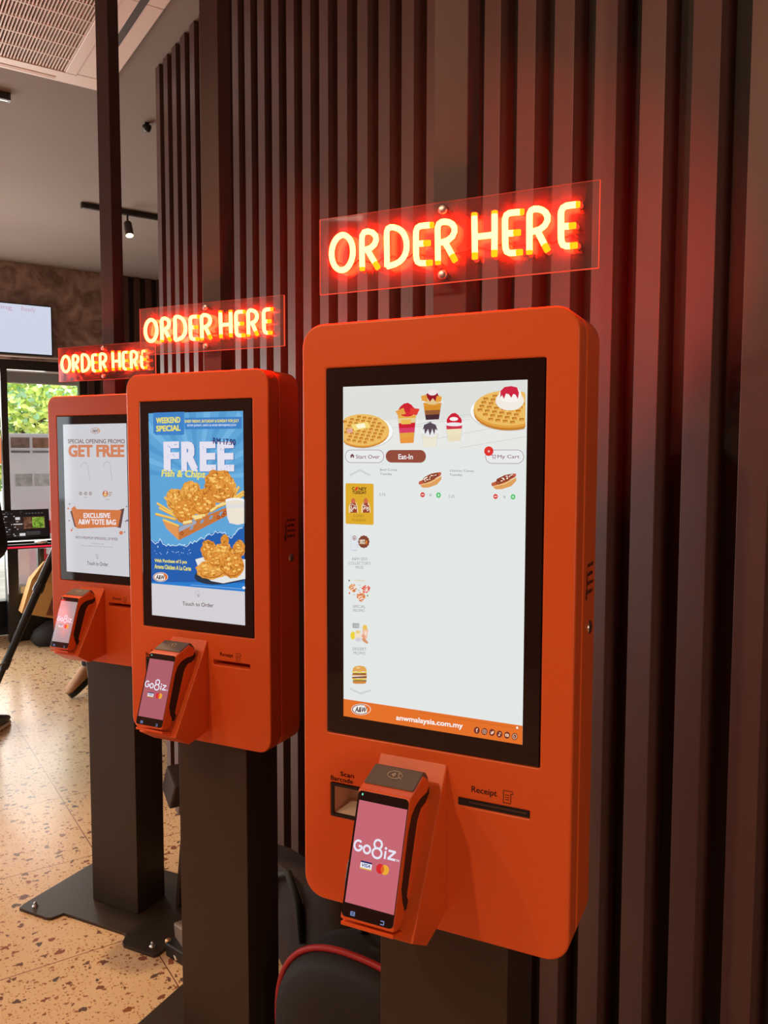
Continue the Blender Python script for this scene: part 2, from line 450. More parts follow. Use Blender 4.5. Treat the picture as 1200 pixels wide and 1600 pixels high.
# shop front
sf = MB()
sf.box((X0-.12, Y0, 2.47), (X0-.03, 1.22, 2.56), FRAME)
for y in (-4.98, -3.6, -2.2, -.85, .462, 1.16): sf.box((X0-.12, y, .32), (X0-.03, y+.056, 2.47), FRAME)
sf.box((X0-.13, Y0, 0), (X0-.02, 1.22, .32), mat('black_plinth', (26, 26, 30), .25))
win2 = structure(sf.build('window_2'))
MB().box((X0-.08, Y0+.02, .32), (X0-.07, 1.2, 2.47), GLASS).build('pane', win2)

# outside: terrace, porch, tree line
GROUND = mat('paving', (170, 160, 150), .8, vary=(6, (190, 180, 168)))
structure(MB().box((-40, -30, -.16), (X0-.15, 20, -.06), GROUND).box((X0-.15, -30, -.16), (12, Y0-.15, -.06), GROUND).build('ground'))
PORCH = mat('porch_boards', (196, 172, 158), .7)
pr = MB()
for k in range(7):
    x = X0-.16 - .3*k
    pr.box((x-.292, Y0, 2.64), (x, 3.5, 2.68), PORCH)
pr.box((X0-2.3, Y0, 2.68), (X0-.15, 3.5, 2.74), PORCH)
pr.box((X0-2.25, Y0, 2.52), (X0-2.1, 3.5, 2.66), mat('porch_beam', (128, 116, 106), .7))
structure(pr.build('porch_roof'))

# ------------------------------------------------------------------ kiosks
def plate(name, loops, y0, y1, bev, m, parent):
    """closed outlines in (x, z): the first is the rim, the rest are cut-outs; thickness y0..y1"""
    cu = bpy.data.curves.new(name, 'CURVE'); cu.dimensions = '2D'; cu.fill_mode = 'BOTH'
    for pts in loops:
        sp = cu.splines.new('POLY'); sp.points.add(len(pts)-1); sp.use_cyclic_u = True
        for q, p in zip(sp.points, pts): q.co = (p[0], p[1], 0, 1)
    cu.extrude = (y1-y0)/2 - bev; cu.bevel_depth = bev; cu.bevel_resolution = 3; cu.offset = -bev
    o = bpy.data.objects.new(name, cu); COL.objects.link(o)
    dg = bpy.context.evaluated_depsgraph_get()
    me = bpy.data.meshes.new_from_object(o.evaluated_get(dg))
    bpy.data.objects.remove(o); bpy.data.curves.remove(cu)
    me.transform(Matrix(((1,0,0,0),(0,0,-1,(y0+y1)/2),(0,1,0,0),(0,0,0,1))))
    bm = bmesh.new(); bm.from_mesh(me); bmesh.ops.remove_doubles(bm, verts=bm.verts, dist=1e-6); bmesh.ops.recalc_face_normals(bm, faces=bm.faces); bm.to_mesh(me); bm.free()
    me.materials.clear(); me.materials.append(m)
    for p in me.polygons: p.material_index = 0; p.use_smooth = len(p.vertices) == 4 and p.area < .01
    me.name = name
    ob = bpy.data.objects.new(name, me); COL.objects.link(ob); ob.parent = parent
    return ob

SC_Z = 1.526
KL, KR, KT, KB = -.2255, .2232, 1.893, .9415
GX0, GX1, GZ0, GZ1 = -.1797, .1741, SC_Z-.2956, SC_Z+.2947
DX, DZ = .1495, .2657
WU0, WU1 = -.083, .032                         # the sloped terminal holder
WEDGE = [(0, 1.2115), (0, .974), (-.077, .963), (-.129, .995)]   # (y, z)
TA = math.radians(18.53); TO = Vector((-.027, -.126, 1.109))     # payment terminal: lean and centre of its screen
TEV = Vector((0, math.sin(TA), math.cos(TA))); TEN = Vector((0, -math.cos(TA), math.sin(TA)))
def tp(u, v, n): return TO + Vector((u, 0, 0)) + TEV*v + TEN*n

PROTO = {}
def shared(key, root, fn):
    """first kiosk builds the mesh, the others get a copy of the part"""
    if key not in PROTO:
        PROTO[key] = fn(root); return PROTO[key]
    src = PROTO[key]; c = src.copy(); COL.objects.link(c); c.parent = root
    for ch in list(src.children):
        d = ch.copy(); COL.objects.link(d); d.parent = c
    return c

def side_text(root):
    mb = MB(); x = KR + .0004; rnd = random.Random(3)
    for k, (a, b) in enumerate(((.079, .117), (.079, .113), (.079, .116), (.079, .118))):
        z = 1.517 - .0135*k; y = a
        while y < b:
            w = rnd.uniform(.002, .0042); h = rnd.choice((.0045, .006))
            mb.add([(x, y, z), (x, y+w, z), (x, y+w, z+h), (x, y, z+h)], [(0,1,2,3)], DARK_PRINT); y += w + rnd.choice((.0008, .0008, .003))
    mb.add([(x, .0765, 1.466), (x, .0775, 1.466), (x, .0775, 1.522), (x, .0765, 1.522)], [(0,1,2,3)], DARK_PRINT)
    mb.add([(x, .067, 1.47), (x, .074, 1.468), (x, .0735, 1.484), (x, .0745, 1.50), (x, .0725, 1.512), (x, .0705, 1.512), (x, .071, 1.488), (x, .0672, 1.482)], [tuple(range(8))], DARK_PRINT)
    return mb.build('printed_notice', root)

def lock(root):
    mb = MB()
    mb.lathe((KR-.002, .098, 1.4235), [(0, .0052), (.006, .0052), (.0085, .0045), (.0105, .003), (.0105, 0)], CHROME, 24, 'x')
    o = mb.build('key_lock', root)
    MB().box((KR+.0030, .0972, 1.418), (KR+.0036, .0988, 1.429), DARK_HOLE).build('keyhole', o)
    return o

def pedestal(root):
    return MB().box((-.1027, .0417, .012), (.1189, .1858, KB+.02), BLACK_METAL).build('pedestal', root, bevel=.002)

def base_plate(root):
    pts = [(-.315, .335), (-.315, -.095), (-.305, -.119), (-.165, -.119), (-.148, -.112), (-.132, -.070), (.150, -.067), (.168, -.072), (.190, -.112), (.205, -.121), (.335, -.121), (.345, -.107), (.345, .335)]
    o = MB().prism([(x, y, 0) for x, y in pts], (0, 0, .011), BLACK_METAL).build('base_plate', root, bevel=.0012)
    for x, y in ((-.262, -.085), (.30, -.085), (-.27, .29), (.30, .29)):
        MB().lathe((x, y, .011), [(.011, 0), (.011, .003), (.006, .003), (.006, .012), (.0045, .016), (0, .017)], STEEL, 14).build('bolt', o)
    return o

def holder(root):
    mb = MB().prism([(WU0, y, z) for y, z in WEDGE], (WU1-WU0, 0, 0), ORANGE)
    o = mb.build('terminal_holder', root, bevel=.0022)
    pts = [(.0731, -.0517), (.064, -.046), (.0518, -.0439), (-.0501, -.0402), (-.0574, -.0427), (-.066, -.058), (-.066, -.075), (.055, -.115), (.070, -.115), (.084, -.075)]
    MB().prism([tp(-.039, v, n) for v, n in pts], (.078, 0, 0), ORANGE_PL).build('cradle', o, bevel=.003)
    lip = [(-.0965, -.004), (-.0965, -.055), (-.1015, -.055), (-.1025, -.006)]
    MB().prism([tp(-.0445, v, n) for v, n in lip], (.084, 0, 0), ORANGE_PL).build('lip', o, bevel=.0015)
    return o

def receipt(root):
    # slot cut in the front: dark pocket with a lip
    x0, x1, z0, z1 = .0492, .1612, 1.1500, 1.1614
    mb = MB()
    mb.box((x0-.002, .003, z0-.002), (x1+.002, .030, z1+.002), DARK_HOLE)
    o = mb.build('receipt_slot', root)
    MB().box((x0+.018, .0012, z0+.0055), (x1-.004, .010, z0+.0085), mat('slot_lip', (70, 52, 46), .35)).build('tear_bar', o)
    pl = Plane('near', (0, 0, 0))
    mb = MB(); y = -.0004
    v, f = text_tris('Receipt', .012)
    mb.add([(.0715 + a*.040, y, 1.1718 + b*.0125 + 0*a) for a, b in v], f, DARK_PRINT)
    # little paper-roll pictogram
    def ln(a, b, w=.0009):
        dx, dz = b[0]-a[0], b[1]-a[1]; L = math.hypot(dx, dz); nx, nz = -dz/L*w/2, dx/L*w/2
        mb.add([(a[0]+nx, y, a[1]+nz), (a[0]-nx, y, a[1]-nz), (b[0]-nx, y, b[1]-nz), (b[0]+nx, y, b[1]+nz)], [(0,1,2,3)], DARK_PRINT)
    q = [(.1215, 1.1865), (.1350, 1.1865), (.1362, 1.1845), (.1362, 1.1825), (.1330, 1.1825), (.1330, 1.1685), (.1310, 1.1670), (.1290, 1.1685), (.1268, 1.1670), (.1245, 1.1685), (.1222, 1.1670), (.1215, 1.1685)]
    for a, b in zip(q, q[1:] + q[:1]): ln(a, b)
    for z in (1.1800, 1.1765, 1.1730): ln((.1240, z), (.1306, z))
    return mb.build('printed_label', o)

def scanner(root):
    x0, x1, z0, z1 = -.1733, -.100, 1.0895, 1.1450
    fr = MB(); t = .0045
    fr.box((x0, -.0008, z0), (x1, .004, z0+t), BLACK_PL).box((x0, -.0008, z1-t), (x1, .004, z1), BLACK_PL)
    fr.box((x0, -.0008, z0+t), (x0+t, .004, z1-t), BLACK_PL).box((x1-t, -.0008, z0+t), (x1, .004, z1-t), BLACK_PL)
    o = fr.build('barcode_window', root)
    bx = MB(); a0, a1, b0, b1, d = x0+t, x1-t, z0+t, z1-t, .040
    bx.add([(a0,.004,b0),(a1,.004,b0),(a1,.004,b1),(a0,.004,b1),(a0+.01,d,b0+.012),(a1-.01,d,b0+.012),(a1-.01,d,b1-.004),(a0+.01,d,b1-.004)], [(4,5,6,7),(0,1,5,4),(1,2,6,5),(2,3,7,6),(3,0,4,7)], BEIGE)
    bx.build('scan_recess', o)
    mb = MB(); y = -.0004
    for body, xa, xb, z in (('Scan', -.1557, -.1307, 1.1592), ('Barcode', -.1738, -.1325, 1.1494)):
        v, f = text_tris(body, .012)
        mb.add([(xa + a*(xb-xa), y, z + b*.0078) for a, b in v], f, DARK_PRINT)
    mb.build('printed_label', o)
    return o

def make_kiosk(k, label):
    root = thing('order_kiosk', label, 'kiosk', kiosk_place(k), TH, 'self-order kiosks in a row')
    hole = lambda a, b, c, d, r=.002: rrect(a, b, c, d, r, 2)
    front = shared('front', root, lambda r: plate('front_panel', [rrect(KL, KR, KB, KT, .037, 8), hole(GX0-.0012, GX1+.0012, GZ0-.0012, GZ1+.0012), hole(.0492, .1612, 1.1500, 1.1614, .001), hole(-.1731, -.1002, 1.0897, 1.1448)], 0, .045, .004, ORANGE, r))
    shared('seam', root, lambda r: plate('seam', [rrect(KL+.005, KR-.005, KB+.005, KT-.005, .033, 8), hole(-.15, .15, 1.1, 1.8)], .042, .052, .0005, DARK_HOLE, r))
    shared('back', root, lambda r: plate('rear_case', [rrect(KL, KR, KB, KT, .037, 8)], .049, .136, .004, ORANGE, r))
    shared('ped', root, pedestal); shared('plate', root, base_plate)
    shared('holder', root, holder); shared('rec', root, receipt); shared('scan', root, scanner)
    shared('txt', root, side_text); shared('lock', root, lock)
    g = shared('glass', root, lambda r: MB().box((GX0, 0, GZ0), (GX1, .0405, GZ1), BLACK_GLASS).build('screen_glass', r, bevel=.0008))
    return root, g

def terminal(k, label, dcol, marks=True):
    root = thing('payment_terminal', label, 'card reader', (0, 0, 0), 0, 'card readers held by the kiosks')
    base = Vector(kiosk_place(k)); foot = tp(0, -.0935, -.015)
    root.location = base + RZ3 @ foot; root.rotation_euler = (0, 0, TH)
    sh = -foot
    def part(key, mb, bevel=0, par=None, name=None):
        for i, q in enumerate(mb.v): mb.v[i] = tuple(Vector(q) + sh)
        return mb.build(key, par or root, bevel)
    L, R_ = -.0440, .0408
    P = [(-.0927, 0), (.0857, 0), (.0952, -.0139), (.1175, -.0415), (.1125, -.060), (.1035, -.069), (.0925, -.066), (.0835, -.0400), (.0730, -.024), (.0611, -.0147), (.0403, -.0105), (-.0376, -.0124), (-.0560, -.0225), (-.0642, -.0309), (-.0765, -.0328), (-.0870, -.026), (-.0935, -.013)]
    part('shell', MB().prism([tp(L, v, n) for v, n in P], (R_-L, 0, 0), ORANGE_PL), .0028)
    back = [(.1030, -.067), (.0985, -.0755), (.0900, -.0775), (.0760, -.0663), (.070, -.0517), (.0518, -.0430), (-.0501, -.0395), (-.0620, -.052), (-.0700, -.052), (-.0700, -.0300), (-.0500, -.0170), (.0400, -.009), (.0640, -.0130), (.085, -.036)]
    part('battery_back', MB().prism([tp(L+.003, v, n) for v, n in back], (R_-L-.0045, 0, 0), BLACK_PL), .002)
    cover = [(.0935, -.0125), (.0968, -.0118), (.1222, -.0440), (.1215, -.0520), (.1150, -.0640), (.1090, -.0690), (.1060, -.0660), (.1120, -.0560), (.1130, -.0440)]
    part('printer_cover', MB().prism([tp(L+.002, v, n) for v, n in cover], (R_-L-.004, 0, 0), mat('reader_cover', (104, 84, 70), .5)), .0025)
    # contactless mark on the cover
    a = tp(0, .0968, -.0118); b = tp(0, .1222, -.0440); up = (b-a).normalized(); nrm = Vector((1,0,0)).cross(up).normalized()
    if nrm.z < 0: nrm = -nrm
    ctr = (a+b)/2 + nrm*.0012 + Vector((-.001, 0, 0)) + up*.003
    LM = mat('cream_print', (238, 206, 170), .5)
    mk = MB()
    def pl(pts, w=.0007, closed=False):
        q = [ctr + Vector((1,0,0))*x + up*y for x, y in pts]
        if closed: q.append(q[0])
        mk.tube(q, w/2, LM, 4)
    pl(ellipse(0, 0, .0115, .0078, 24, 40, 350))
    for r in (.002, .004, .006, .008): pl([( -.0055 + r*math.cos(t)*.8, r*math.sin(t)*.75) for t in [math.radians(x) for x in range(-45, 46, 15)]], .0009)
    pl([(.0045, .0035), (.008, .0045), (.0125, .001), (.0125, -.003)]); pl([(.0045, .0035), (.0075, .0015), (.0055, -.001), (.009, -.004)]); pl([(.0105, -.006), (.0135, -.0065)])
    part('contactless_mark', mk)
    gl = MB().prism([tp(u, v, -.001) for u, v in rrect(-.0425, .0392, -.0885, .0845, .006, 5)], TEN*.0016, BLACK_GLASS)
    glass = part('screen_glass', gl)
    def q(u, v, n): return tp(u, v, n)
    d = MB().add([q(u, v, .0008) for u, v in ((-.0393, -.0697), (.0385, -.0697), (.0385, .071), (-.0393, .071))], [(0,1,2,3)], dcol)
    disp = part('display', d, par=glass)
    lg = MB(); WHT = em(226, 226, 240)
    def ring(pts, w, m, n=.001):
        for (a0, b0), (a1, b1) in zip(pts, pts[1:]):
            dx, dy = a1-a0, b1-b0; l = math.hypot(dx, dy) or 1e-9; nx, ny = -dy/l*w/2, dx/l*w/2; k_ = .25 if len(pts) < 9 else .06; ex, ey = dx/l*w*k_, dy/l*w*k_
            lg.add([q(a0-ex+nx, b0-ey+ny, n), q(a0-ex-nx, b0-ey-ny, n), q(a1+ex-nx, b1+ey-ny, n), q(a1+ex+nx, b1+ey+ny, n)], [(0,1,2,3)], m)
    def el(cx, cy, rx, ry, a0=0, a1=360, n=40): return [(cx+rx*math.cos(math.radians(a0+(a1-a0)*i/n)), cy+ry*math.sin(math.radians(a0+(a1-a0)*i/n))) for i in range(n+1)]
    def disc(cx, cy, rx, ry, m, n=.0011): lg.add([q(x, y, n) for x, y in el(cx, cy, rx, ry)[:-1]], [tuple(range(40))], m)
    def rc(x0, x1, y0, y1, m, n=.001): lg.add([q(x0,y0,n), q(x1,y0,n), q(x1,y1,n), q(x0,y1,n)], [(0,1,2,3)], m)
    w = .0030
    ring(el(-.0305, .0088, .0062, .0068, 50, 350) + [(-.0245, .0085), (-.0295, .0085)], w, WHT)     # G
    ring(el(-.0160, .0062, .0052, .0052), w, WHT)                                                   # o
    ring(el(.0005, .0045, .0072, .0066), w, WHT); ring(el(.0005, .0165, .0060, .0058, -55, 235), w, WHT)  # B
    ring([(.0135, .0000), (.0135, .0092)], w, WHT); disc(.0135, .0135, .0019, .0019, WHT)           # i
    ring([(.0185, .0115), (.0285, .0115), (.0185, .0010), (.0292, .0010)], w, WHT)                  # Z
    v, f = text_tris('TM', .02); lg.add([q(.0308 + x*.0052, -.0005 + y*.0030, .001) for x, y in v], f, WHT)
    NAVY = em(28, 50, 130)
    rc(-.0230, -.0048, -.0208, -.0100, em(235, 235, 242)); rc(-.0230, -.0048, -.0122, -.0100, em(24, 34, 96), .00105); rc(-.0230, -.0048, -.0208, -.0192, em(226, 178, 72), .00105)
    v, f = text_tris('VISA', .02, .25); lg.add([q(-.0205 + x*.0135, -.0178 + y*.0048, .0011) for x, y in v], f, NAVY)
    disc(.0088, -.0150, .0064, .0066, em(214, 36, 42)); disc(.0162, -.0150, .0064, .0066, em(232, 168, 50), .0012)
    ov = [(x, y) for x, y in el(.0088, -.0150, .0064, .0066, n=40) if (x-.0162)**2/.0064**2 + (y+.0150)**2/.0066**2 <= 1.05]
    ov += [(x, y) for x, y in reversed(el(.0162, -.0150, .0064, .0066, 90, 270, 20)) if (x-.0088)**2/.0064**2 + (y+.0150)**2/.0066**2 <= 1.05][::-1]
    ov.sort(key=lambda p_: math.atan2(p_[1]+.0150, p_[0]-.0125))
    lg.add([q(x, y, .0013) for x, y in ov], [tuple(range(len(ov)))], em(222, 96, 40))
    part('display_logo', lg, par=glass)
    S_ = em(120, 140, 190); old = lg
    lg = MB(); ring([(-.0275, -.0800), (-.0215, -.0800), (-.0215, -.0845), (-.0275, -.0845), (-.0275, -.0800), (-.0275, -.0823), (-.0225, -.0823)], .0012, S_); part('touch_key', lg, par=glass)
    lg = MB(); ring([(.0200, -.0815), (.0250, -.0815), (.0250, -.0858), (.0200, -.0858)], .0012, S_); part('touch_key', lg, par=glass)
    lg = MB(); disc(-.0350, .0795, .0011, .0016, em(120, 255, 210, 1.2)); part('status_light', lg, par=glass)
    # strap clip on the left flank
    part('side_clip', MB().tube([tp(-.0470, v, n) for v, n in ((-.012, -.018), (-.020, -.014), (-.050, -.014), (-.072, -.020))], [.0025, .0035, .0035, .0028], BLACK_PL, 8))
    return root

PINK = em(196, 102, 114); PINK2 = em(172, 92, 102); PINK3 = em(176, 150, 152)
near, gnear = make_kiosk('near', 'largest orange kiosk showing the open food menu page')
middle, gmid = make_kiosk('middle', 'orange kiosk with the blue FREE fish and chips advert on screen')
far, gfar = make_kiosk('far', 'orange kiosk with the white GET FREE tote bag advert on screen')
terminal('near', 'card reader in the holder of the nearest kiosk, pink screen', PINK)
terminal('middle', 'card reader in front of the kiosk with the blue advert', PINK2)
terminal('far', 'card reader in front of the kiosk with the white tote bag advert', PINK3)

# ------------------------------------------------------------------ posts and neon signs
PX0, PX1, PY0, PY1 = -.0285, .0281, .0758, .1277
for k, lab in (('near', 'square bronze ceiling post behind the largest neon sign'), ('middle', 'square bronze ceiling post behind the middle neon sign, amid the slats'), ('far', 'free-standing square bronze post left of the slatted wall')):
    t = MB().box((PX0, PY0, KT), (PX1, PY1, CEIL), POST).build('ceiling_post', None, bevel=.0015)
    t.location = kiosk_place(k); t.rotation_euler = (0, 0, TH)
    tag(t, lab, 'post', 'posts carrying the neon signs')

NEON_CORE = neon('neon_tube_light', (205.0, 2.6, .62))
NEON_TIP = neon('neon_tube_end', (20.0, .66, .012))
NEON_RED = neon('neon_tube_return', (.9, .06, .025))
EDGE = neon('edge_lit_acrylic', (.85, .075, .035))
ACRY = acrylic('clear_acrylic', .028, (.97, .95, .95), (.9, .85, .85))
NPL = Plane('near', (0, .043, SC_Z))
def nz(x, y): return NPL(480 + x/2.5, 250 + y/2.5)
LETTERS = []   # each: list of (points, closed, yellow tip at start, yellow tip at end)
def O_():
    return [([(137 + 42.5*math.cos(math.radians(a)) + 1.5*math.sin(math.radians(a)), 362 - 70*math.sin(math.radians(a)) - 3*math.cos(math.radians(a))) for a in range(90, 451, 12)], 0, 0)]
LETTERS.append(O_())
LETTERS.append([([(215, 422), (214, 350), (213, 276), (238, 273), (262, 281), (275, 308), (268, 333), (250, 348), (216, 352)], 1, 0), ([(236, 352), (256, 388), (276, 420)], 0, 1)])
LETTERS.append([([(312, 416), (311, 340), (310, 263), (338, 260), (372, 274), (390, 318), (387, 368), (362, 402), (312, 416)], 0, 0)])
LETTERS.append([([(484, 254), (424, 259), (425, 332), (426, 405), (484, 401)], 1, 1), ([(426, 328), (476, 324)], 0, 1)])
LETTERS.append([([(511, 398), (510, 320), (508, 244), (540, 238), (570, 247), (582, 275), (573, 304), (550, 318), (512, 324)], 1, 0), ([(538, 322), (558, 356), (577, 392)], 0, 1)])
LETTERS.append([([(653, 218), (654, 300), (655, 382)], 1, 1), ([(732, 210), (732, 290), (731, 372)], 1, 1), ([(654, 301), (732, 292)], 0, 0)])
LETTERS.append([([(836, 203), (772, 208), (773, 286), (774, 366), (836, 360)], 1, 1), ([(774, 288), (828, 283)], 0, 1)])
LETTERS.append([([(868, 357), (868, 276), (868, 192), (903, 188), (934, 201), (945, 232), (935, 260), (910, 276), (868, 281)], 1, 0), ([(900, 278), (918, 314), (938, 352)], 0, 1)])
LETTERS.append([([(1054, 174), (991, 180), (991, 260), (992, 340), (1050, 333)], 1, 1), ([(992, 261), (1044, 256)], 0, 1)])

def resample(pts, step=.006):
    # Catmull-Rom only through gently turning points; sharp corners kept with a small radius
    out = [Vector(pts[0])]
    for i in range(1, len(pts)):
        a, b = Vector(pts[i-1]), Vector(pts[i]); n = max(1, int((b-a).length/step))
        for k in range(1, n+1): out.append(a + (b-a)*k/n)
    for _ in range(2):
        o2 = out[:]
        for i in range(1, len(out)-1): o2[i] = out[i]*.5 + (out[i-1] + out[i+1])*.25
        out = o2
    return out

def neon_sign(k, label, first=None):
    base = kiosk_place(k)
    root = thing('neon_sign', label, 'neon sign', (base[0], base[1], 1.951), TH, 'neon signs over the kiosks')
    zo = -1.951
    if first:
        for ch in first.children:
            c = ch.copy(); COL.objects.link(c); c.parent = root
            for g in ch.children:
                d = g.copy(); COL.objects.link(d); d.parent = c
        return root
    x0, x1, z0, z1 = -.223, .2345, 0.0, .122
    pan = MB().box((x0, .053, z0), (x1, .0575, z1), ACRY).build('acrylic_panel', root)
    e = .0005
    ed = MB()
    ed.box((x1, .0528, z0), (x1+.0008, .0577, z1), EDGE).box((x0, .0528, z0-.0008), (x1, .0577, z0), EDGE)
    ed.box((x0-.0004, .0535, z0), (x0, .0570, z1), EDGE).box((x0, .0535, z1), (x1, .0570, z1+.0004), EDGE)
    ed.build('lit_edge', pan)
    for z in (.0115, .110):
        MB().lathe((-.002, .0758, z), [(0, 0), (.0055, 0), (.0055, -.019), (.0075, -.019), (.0075, -.0265), (.006, -.0275), (0, -.0275)], STEEL, 18, 'y').build('standoff', root)
    for strokes in LETTERS:
        core = MB(); ends = []
        for pts, t0, t1 in strokes:
            q = [nz(*p) for p in pts]
            q = resample([(u, v) for u, v in q])
            P = [Vector((u, .043, SC_Z + v + zo)) for u, v in q]
            nt = 1
            P[0:0] = [P[0] - (P[1]-P[0]).normalized()*.002] if t0 else []
            a, b = (nt if t0 else 0), (len(P) - nt if t1 else len(P))
            core.tube(P[a:b] if b - a > 1 else P, .0046, NEON_CORE, 10)
            def end(p, q):
                d = (q - p).normalized()
                t = MB().tube([p - d*.001, q, q + d*.002], [.0047, .0048, .0044], NEON_TIP, 10)
                t.tube([q + Vector((0, .003, 0)) + d*.0005, q + d*.0015 + Vector((0, .0095, 0))], [.0042, .0042], NEON_RED, 8)
                ends.append(t)
            if t0: end(P[a], P[0])
            if t1: end(P[b-1], P[-1])
        L = core.build('neon_letter', root)
        for t in ends: t.build('tube_end', L)
    # dim supply wire looping along the feet of the letters
    wire = []
    for i in range(60):
        u = -.205 + .41*i/59; wire.append((u, .0515, SC_Z + .4705 + zo + .004*math.sin(i*.9) + .0015*math.sin(i*2.3)))
    MB().tube(wire, .0012, mat('red_wire', (150, 40, 28), .4), 6).build('supply_wire', root)
    return root
sign = neon_sign('near', 'largest red ORDER HERE neon sign over the nearest kiosk')
neon_sign('middle', 'red ORDER HERE neon sign over the kiosk with the blue advert', sign)
neon_sign('far', 'smallest red ORDER HERE neon sign, beside the shop window', sign)

# ------------------------------------------------------------------ what the screens show
def face_plane(k): return Plane(k, (0, 0, SC_Z))
def display(k, glass, m):
    pl = face_plane(k); mb = MB()
    mb.add([pl.p3(x, z, .0003) for x, z in ((-DX, -DZ), (DX, -DZ), (DX, DZ), (-DX, DZ))], [(0,1,2,3)], m)
    return mb.build('display', glass), pl

def logo(a, cx, cy, rx, ry, dull=0):
    BR, WH, OR = (em(150, 70, 45), em(240, 236, 232), em(226, 110, 40)) if not dull else (em(176, 128, 108), em(206, 204, 208), em(206, 150, 120))
    a.ell(cx, cy, rx, ry, WH); a.ell(cx, cy, rx*.94, ry*.92, BR); a.ell(cx, cy, rx*.84, ry*.78, WH)
    a.poly(ellipse(cx, cy, rx*.94, ry*.92, 14, -70, 55), OR)
    a.ell(cx-rx*.05, cy, rx*.66, ry*.70, WH)
    D = em(60, 34, 40) if not dull else em(120, 92, 88)
    a.text('A&W', cx-rx*.62, cy-ry*.02, cx+rx*.58, cy+ry*.10, ry*.95, D, .03, .25)

# --- nearest kiosk: menu
SCR = em(226, 231, 229)
d3, pl3 = display('near', gnear, SCR)
H = (500, 560, 3.3333); G = (520, 720, 6.6667); J = (520, 900, 3.5294)
a = Art(pl3, H, .0005)
a.poly([(122, 153), (1076, 114), (1071, 466), (124, 466)], em(221, 223, 219))
a.poly([(124, 330), (1073, 300), (1071, 466), (124, 466)], em(230, 231, 228))
PK = em(196, 198, 196)
for pts in ([(380, 360), (620, 350)], [(600, 420), (1070, 330)], [(500, 345), (780, 290)], [(730, 466), (1070, 408)], [(620, 330), (780, 318)]): a.line(pts, 2, PK)
GOLD, GOLD2, PIT, PLATE = em(226, 160, 66), em(236, 188, 100), em(186, 118, 40), em(248, 248, 246)
def waffle(cx, cy, rx, ry, xlo, xhi, thick):
    cl = lambda pts: [(min(max(x, xlo), xhi), y) for x, y in pts]
    a.poly(cl(ellipse(cx+6, cy+thick*.9, rx*1.14, ry*1.06)), em(206, 208, 206)); a.poly(cl(ellipse(cx+4, cy+thick*.7, rx*1.12, ry*1.04)), PLATE)
    a.poly(cl(ellipse(cx, cy+thick, rx, ry)), em(196, 126, 44)); a.poly(cl(ellipse(cx, cy+thick*.5, rx*1.01, ry)), GOLD); a.poly(cl(ellipse(cx, cy, rx, ry)), GOLD2)
    for i in range(-4, 5):
        for j in range(-4, 5):
            u, v = (i + .5)*.22, (j + .5)*.22
            if u*u + v*v > .80: continue
            x, y = cx + rx*(u*.95 - v*.25), cy + ry*(v*.95 + u*.25)
            if x < xlo + 8 or x > xhi - 8: continue
            w, h = rx*.080, ry*.085
            a.poly([(x-w, y-h*.9), (x+w*.7, y-h), (x+w, y+h), (x-w*.8, y+h)], PIT); a.poly([(x-w*.5, y), (x+w*.8, y-h*.1), (x+w, y+h), (x-w*.7, y+h)], GOLD)
waffle(222, 372, 138, 82, 124, 380, 12)
a.poly([(166, 345), (252, 330), (262, 360), (182, 378)], em(244, 216, 120)); a.poly([(190, 345), (236, 338), (240, 360), (200, 366)], em(252, 246, 214)); a.poly([(142, 368), (172, 362), (174, 385), (146, 390)], em(226, 170, 150))
waffle(985, 258, 182, 92, 780, 1072, 26)
a.poly([(min(x, 1071), y) for x, y in ellipse(992, 222, 74, 50)], em(240, 234, 224)); a.poly([(min(x, 1071), y) for x, y in ellipse(994, 190, 58, 42)], em(246, 242, 234))
a.poly([(942, 205), (944, 170), (965, 150), (1000, 145), (1030, 152), (1040, 180), (1034, 212), (1022, 190), (1010, 186), (1000, 206), (988, 188), (972, 184), (962, 212), (952, 192)], em(206, 36, 64))
RED, CREAM, CHOC = em(204, 30, 48), em(238, 226, 198), em(78, 40, 40)
def cup(cx, top, bot, w0, w1, layers, scoop, sauce):
    a.poly([(cx-w0, top), (cx+w0, top), (cx+w1, bot-6), (cx+w1*.7, bot), (cx-w1*.7, bot), (cx-w1, bot-6)], em(214, 216, 216))
    n = len(layers)
    for i, c in enumerate(layers):
        t0, t1 = i/n, (i+1)/n; f = lambda t: w0 + (w1-w0)*t - 4
        a.poly([(cx-f(t0), top+(bot-top)*t0), (cx+f(t0), top+(bot-top)*t0-4), (cx+f(t1), top+(bot-top)*t1), (cx-f(t1), top+(bot-top)*t1+3)], c)
    a.ell(cx, top, w0*1.05, 9, em(236, 238, 238)); a.ell(cx, top-14, w0*.86, 30, scoop)
    a.poly([(cx-w0*.8, top-8), (cx-w0*.7, top-34), (cx-w0*.3, top-52), (cx+w0*.1, top-56), (cx+w0*.5, top-44), (cx+w0*.8, top-12), (cx+w0*.5, top-18), (cx+w0*.3, top-2), (cx+w0*.05, top-18), (cx-w0*.25, top), (cx-w0*.5, top-20)], sauce)
cup(590, 226, 318, 52, 38, [em(222, 150, 50), em(214, 140, 44), em(150, 90, 50), em(70, 40, 50)], em(226, 196, 140), em(150, 20, 40))
a.poly([(530, 196), (560, 190), (566, 226), (536, 222)], GOLD); a.poly([(612, 196), (640, 200), (634, 228), (606, 226)], em(232, 160, 60)); a.ell(590, 178, 24, 16, em(238, 230, 226))
cup(458, 288, 440, 52, 38, [em(230, 170, 70), em(226, 206, 150), RED, em(216, 60, 100), em(228, 160, 60), em(232, 150, 60)], em(214, 40, 52), RED)
